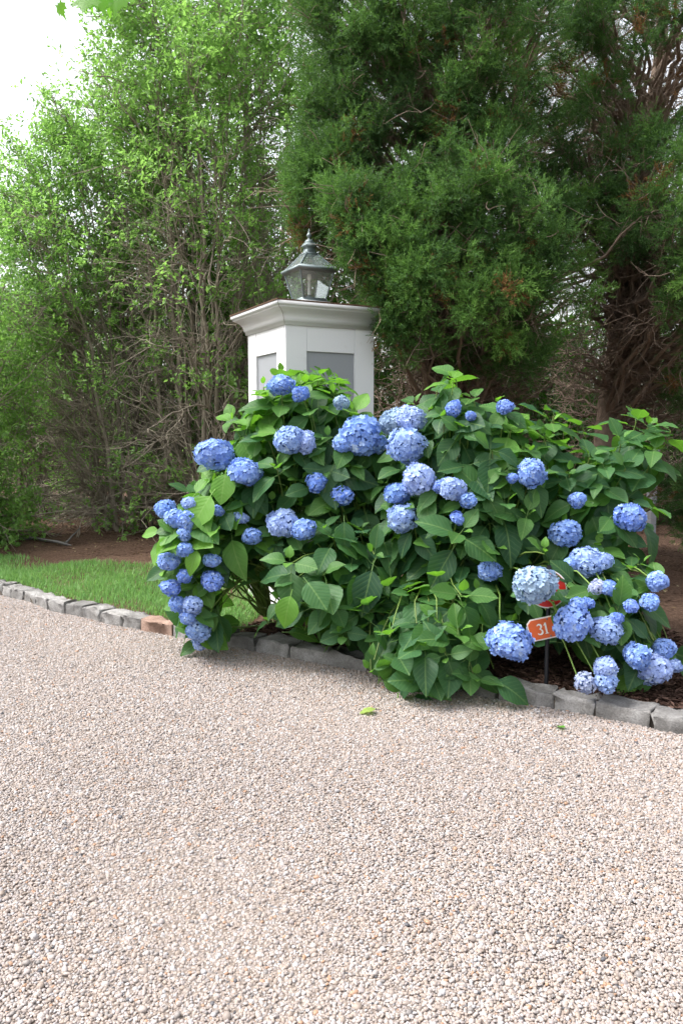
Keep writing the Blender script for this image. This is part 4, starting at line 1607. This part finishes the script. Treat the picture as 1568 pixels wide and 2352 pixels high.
PIL = [(500, 660), (648, 650), (720, 660), (850, 690), (885, 775), (900, 1000), (500, 1000)]
LAN = [(590, 460), (750, 460), (775, 530), (785, 590), (810, 620), (830, 690), (820, 740), (590, 740)]
EXC = [(PIL, 6.2), (LAN, 6.4), ([(-500, -900), (630, -900), (655, -900), (665, 50), (695, 230), (675, 350), (650, 450), (670, 560), (670, 700), (-500, 700)], 99)]
C1E = [(at(835, 560, 6.15), np.array([.38, .55, .5])), (at(1010, 680, 6.05), np.array([.55, .6, .42])), (np.array([1.0, 7.3, 5.0]), np.array([1.55, 1.6, 2.6])), (np.array([1.2, 6.7, 2.75]), np.array([1.25, 1.1, 1.0])), (np.array([.25, 7.0, 3.4]), np.array([.8, .9, 1.2]))]
P1A = [(650, -150), (650, 60), (705, 240), (670, 350), (640, 430), (660, 530), (740, 580), (830, 640), (900, 560), (1100, 480), (1240, 300), (1180, 120), (1300, -20), (1300, -150)]
P1B = [(850, 510), (1000, 470), (1100, 480), (1080, 560), (1230, 600), (1220, 720), (1260, 800), (1130, 850), (1000, 800), (880, 730), (850, 640)]
P1C = [(650, 380), (840, 300), (860, 560), (800, 660), (720, 560), (650, 520)]
make_cedar('red_cedar', np.array([1.05, 7.6, 0]), 8.2, (.2, .1), C1E, [(P1A, .50, 0), (P1B, .17, .20), (P1C, .22, -.05), ([(840, 560), (900, 560), (930, 780), (880, 760)], .05, .1), ([(1080, 420), (1280, 400), (1330, 700), (1130, 680)], .10, .05), ([(655, -140), (800, -140), (830, 320), (700, 330), (670, 120)], .12, -.05)], 401, 250, 24, 120,
           'dense dark green red cedar with boughs hanging over the pillar and lantern', EXC, .11,
           [[(900, 560), (1250, 640), (1250, 1100), (880, 1100), (870, 760)]], C1E)
C2E = [(np.array([2.9, 7.6, 4.0]), np.array([1.5, 1.3, 2.6])), (np.array([2.9, 6.6, 2.9]), np.array([.8, .9, .9]))]
P2A = [(1390, 330), (1480, 250), (1600, 260), (1750, 300), (1750, 620), (1500, 610), (1400, 540)]
P2B = [(1250, -150), (1750, -150), (1750, 180), (1500, 110), (1330, 100)]
P2C = [(1150, 120), (1400, 60), (1400, 560), (1230, 560)]
P2D = [(1500, 620), (1750, 600), (1750, 900), (1560, 800)]
make_cedar('red_cedar', np.array([2.45, 7.9, 0]), 8.0, (.9, 0), C2E, [(P2A, .30, 0), (P2B, .30, 0), (P2C, .25, 0), (P2D, .08, 0)], 402, 150, 6, 170,
           'red cedar with leaning trunk and a tangle of bare brown inner branches', EXC, .12,
           [[(1200, 150), (1568, 60), (1700, 700), (1300, 700)], [(1200, 650), (1750, 650), (1750, 1120), (1300, 1080)]], C2E)
C4E = [(np.array([2.3, 10.8, 4.4]), np.array([2.2, .9, 3.4]))]
make_cedar('red_cedar', np.array([2.2, 11.2, 0]), 9.0, (0, .1), C4E, [([(1020, -200), (1500, -200), (1560, 600), (1100, 700)], 1.0, 0)], 404, 64, 12, 80,
           'sparse twiggy red cedar standing behind the leaning cedar, sky showing through it', EXC, .10, [[(1050, -100), (1560, -100), (1560, 850), (1080, 850)]], C4E)
C3E = [(np.array([3.35, 6.7, 1.6]), np.array([.75, .6, 1.0]))]
make_cedar('red_cedar', np.array([3.9, 7.0, 0]), 5.0, (.2, 0), C3E, [([(1510, 1120), (1700, 1050), (1700, 1260), (1540, 1210)], 1.0, 0)], 403, 12, 40, 0,
           'low green cedar sprays beside the brown soil, beyond the hydrangea', EXC, .07)

# slim white post half hidden behind the trunks
wp = at(1497, 1100, 9.6)
wpo = empty('fence_post', (wp[0], 9.6, float(soil_z(wp[0], 9.6)) - .05), .5, label='pale grey fence post half hidden behind the cedars', cat='post')
add('post_shaft', box_mesh('post_shaft', (-.045, -.045, 0), (.045, .045, 1.05), .006), M['grey'], wpo)
add('post_cap', box_mesh('post_cap', (-.058, -.058, 1.05), (.058, .058, 1.09), .008), M['grey'], wpo)


# ------------------------------------------------------------------ maple limb overhead (its tree stands beside the drive, out of the picture)
def maple_leaf():
    pts_ = [(0, 0), (.10, .10), (.34, -.02), (.30, .14), (.52, .26), (.42, .34), (.44, .52), (.24, .46), (.20, .60), (.12, .58), (0, .95)]
    full = pts_ + [(-x_, y_) for x_, y_ in reversed(pts_[1:-1])]
    V_ = np.array([[0, .3, .03]] + [[x_, y_, -.12 * x_ * x_ * 2 - .06 * y_ * y_] for x_, y_ in full])
    n_ = len(full)
    F_ = np.array([[0, 1 + i_, 1 + (i_ + 1) % n_] for i_ in range(n_)])
    return V_, F_


mr = np.random.default_rng(77)
mroot = empty('maple_tree', (-4.2, 2.2, -.02), 0, label='maple limb with broad bright green leaves hanging in from above', cat='tree')
mo = np.array([-4.2, 2.2, -.02])
lt = Tubes()
lt.add(wig(mr, bez(np.array([0, 0, -.1]), np.array([.1, 0, 1.5]), np.array([.0, .1, 4.2]), 10), .02), .16, .10, 10, .5)
tip = at(262, -40, 2.9) - mo
lim = wig(mr, bez(np.array([.03, .05, 2.5]), np.array([1.5, .3, 3.5]), tip, 12), .015)
LTW = Tubes()
LTW.add(lim, .045, .006, 7, .5)
V_, F_ = maple_leaf()
MV, MF, MT, k0 = [], [], [], 0
spots = []
for x, y, Y in ((200, -8, 2.85), (222, -20, 2.9), (245, -30, 2.95), (272, -18, 2.9), (286, -24, 2.85), (258, -45, 3.0), (190, -40, 2.9)):
    spots.append((at(x, y, Y) - mo, .105))
for k in range(240):
    j = mr.integers(4, 12)
    spots.append((lim[j] + mr.normal(0, .28, 3) * [1, 1, .6] + UP * .30, mr.uniform(.07, .11)))
for p, L in spots:
    if (p[2] < tip[2] + .12 and (p[0] + mo[0]) > -2.0 and len(MV) > 6) or (p[0] + mo[0] > -.85 and len(MV) > 6):
        continue
    d = nrm(np.array([mr.normal(0, .35), mr.normal(0, .35), -.8]))
    n2 = nrm(np.array([mr.normal(0, .4), -.8, .5]))
    s = nrm(np.cross(d, n2)); n2 = np.cross(s, d)
    MV.append(p + L * (V_[:, :1] * s + V_[:, 1:2] * d + V_[:, 2:] * n2))
    MF.append(F_ + k0); k0 += len(V_)
    MT.append(np.full(len(V_), mr.uniform(.2, 1)))
    q = lim[np.argmin(np.sum((lim - p) ** 2, 1))]
    LTW.add(bez(q, (p + q) / 2 + UP * .03, p, 4), .0025, .001, 3, .5)
add('trunk', lt.mesh('trunk'), M['maple_bark'], mroot)
add('limb', LTW.mesh('limb'), M['maple_bark'], mroot)
add('crown', mesh_np('crown', np.concatenate(MV), np.concatenate(MF), False, {'tint': np.concatenate(MT)}), M['maple'], mroot, kind='stuff')
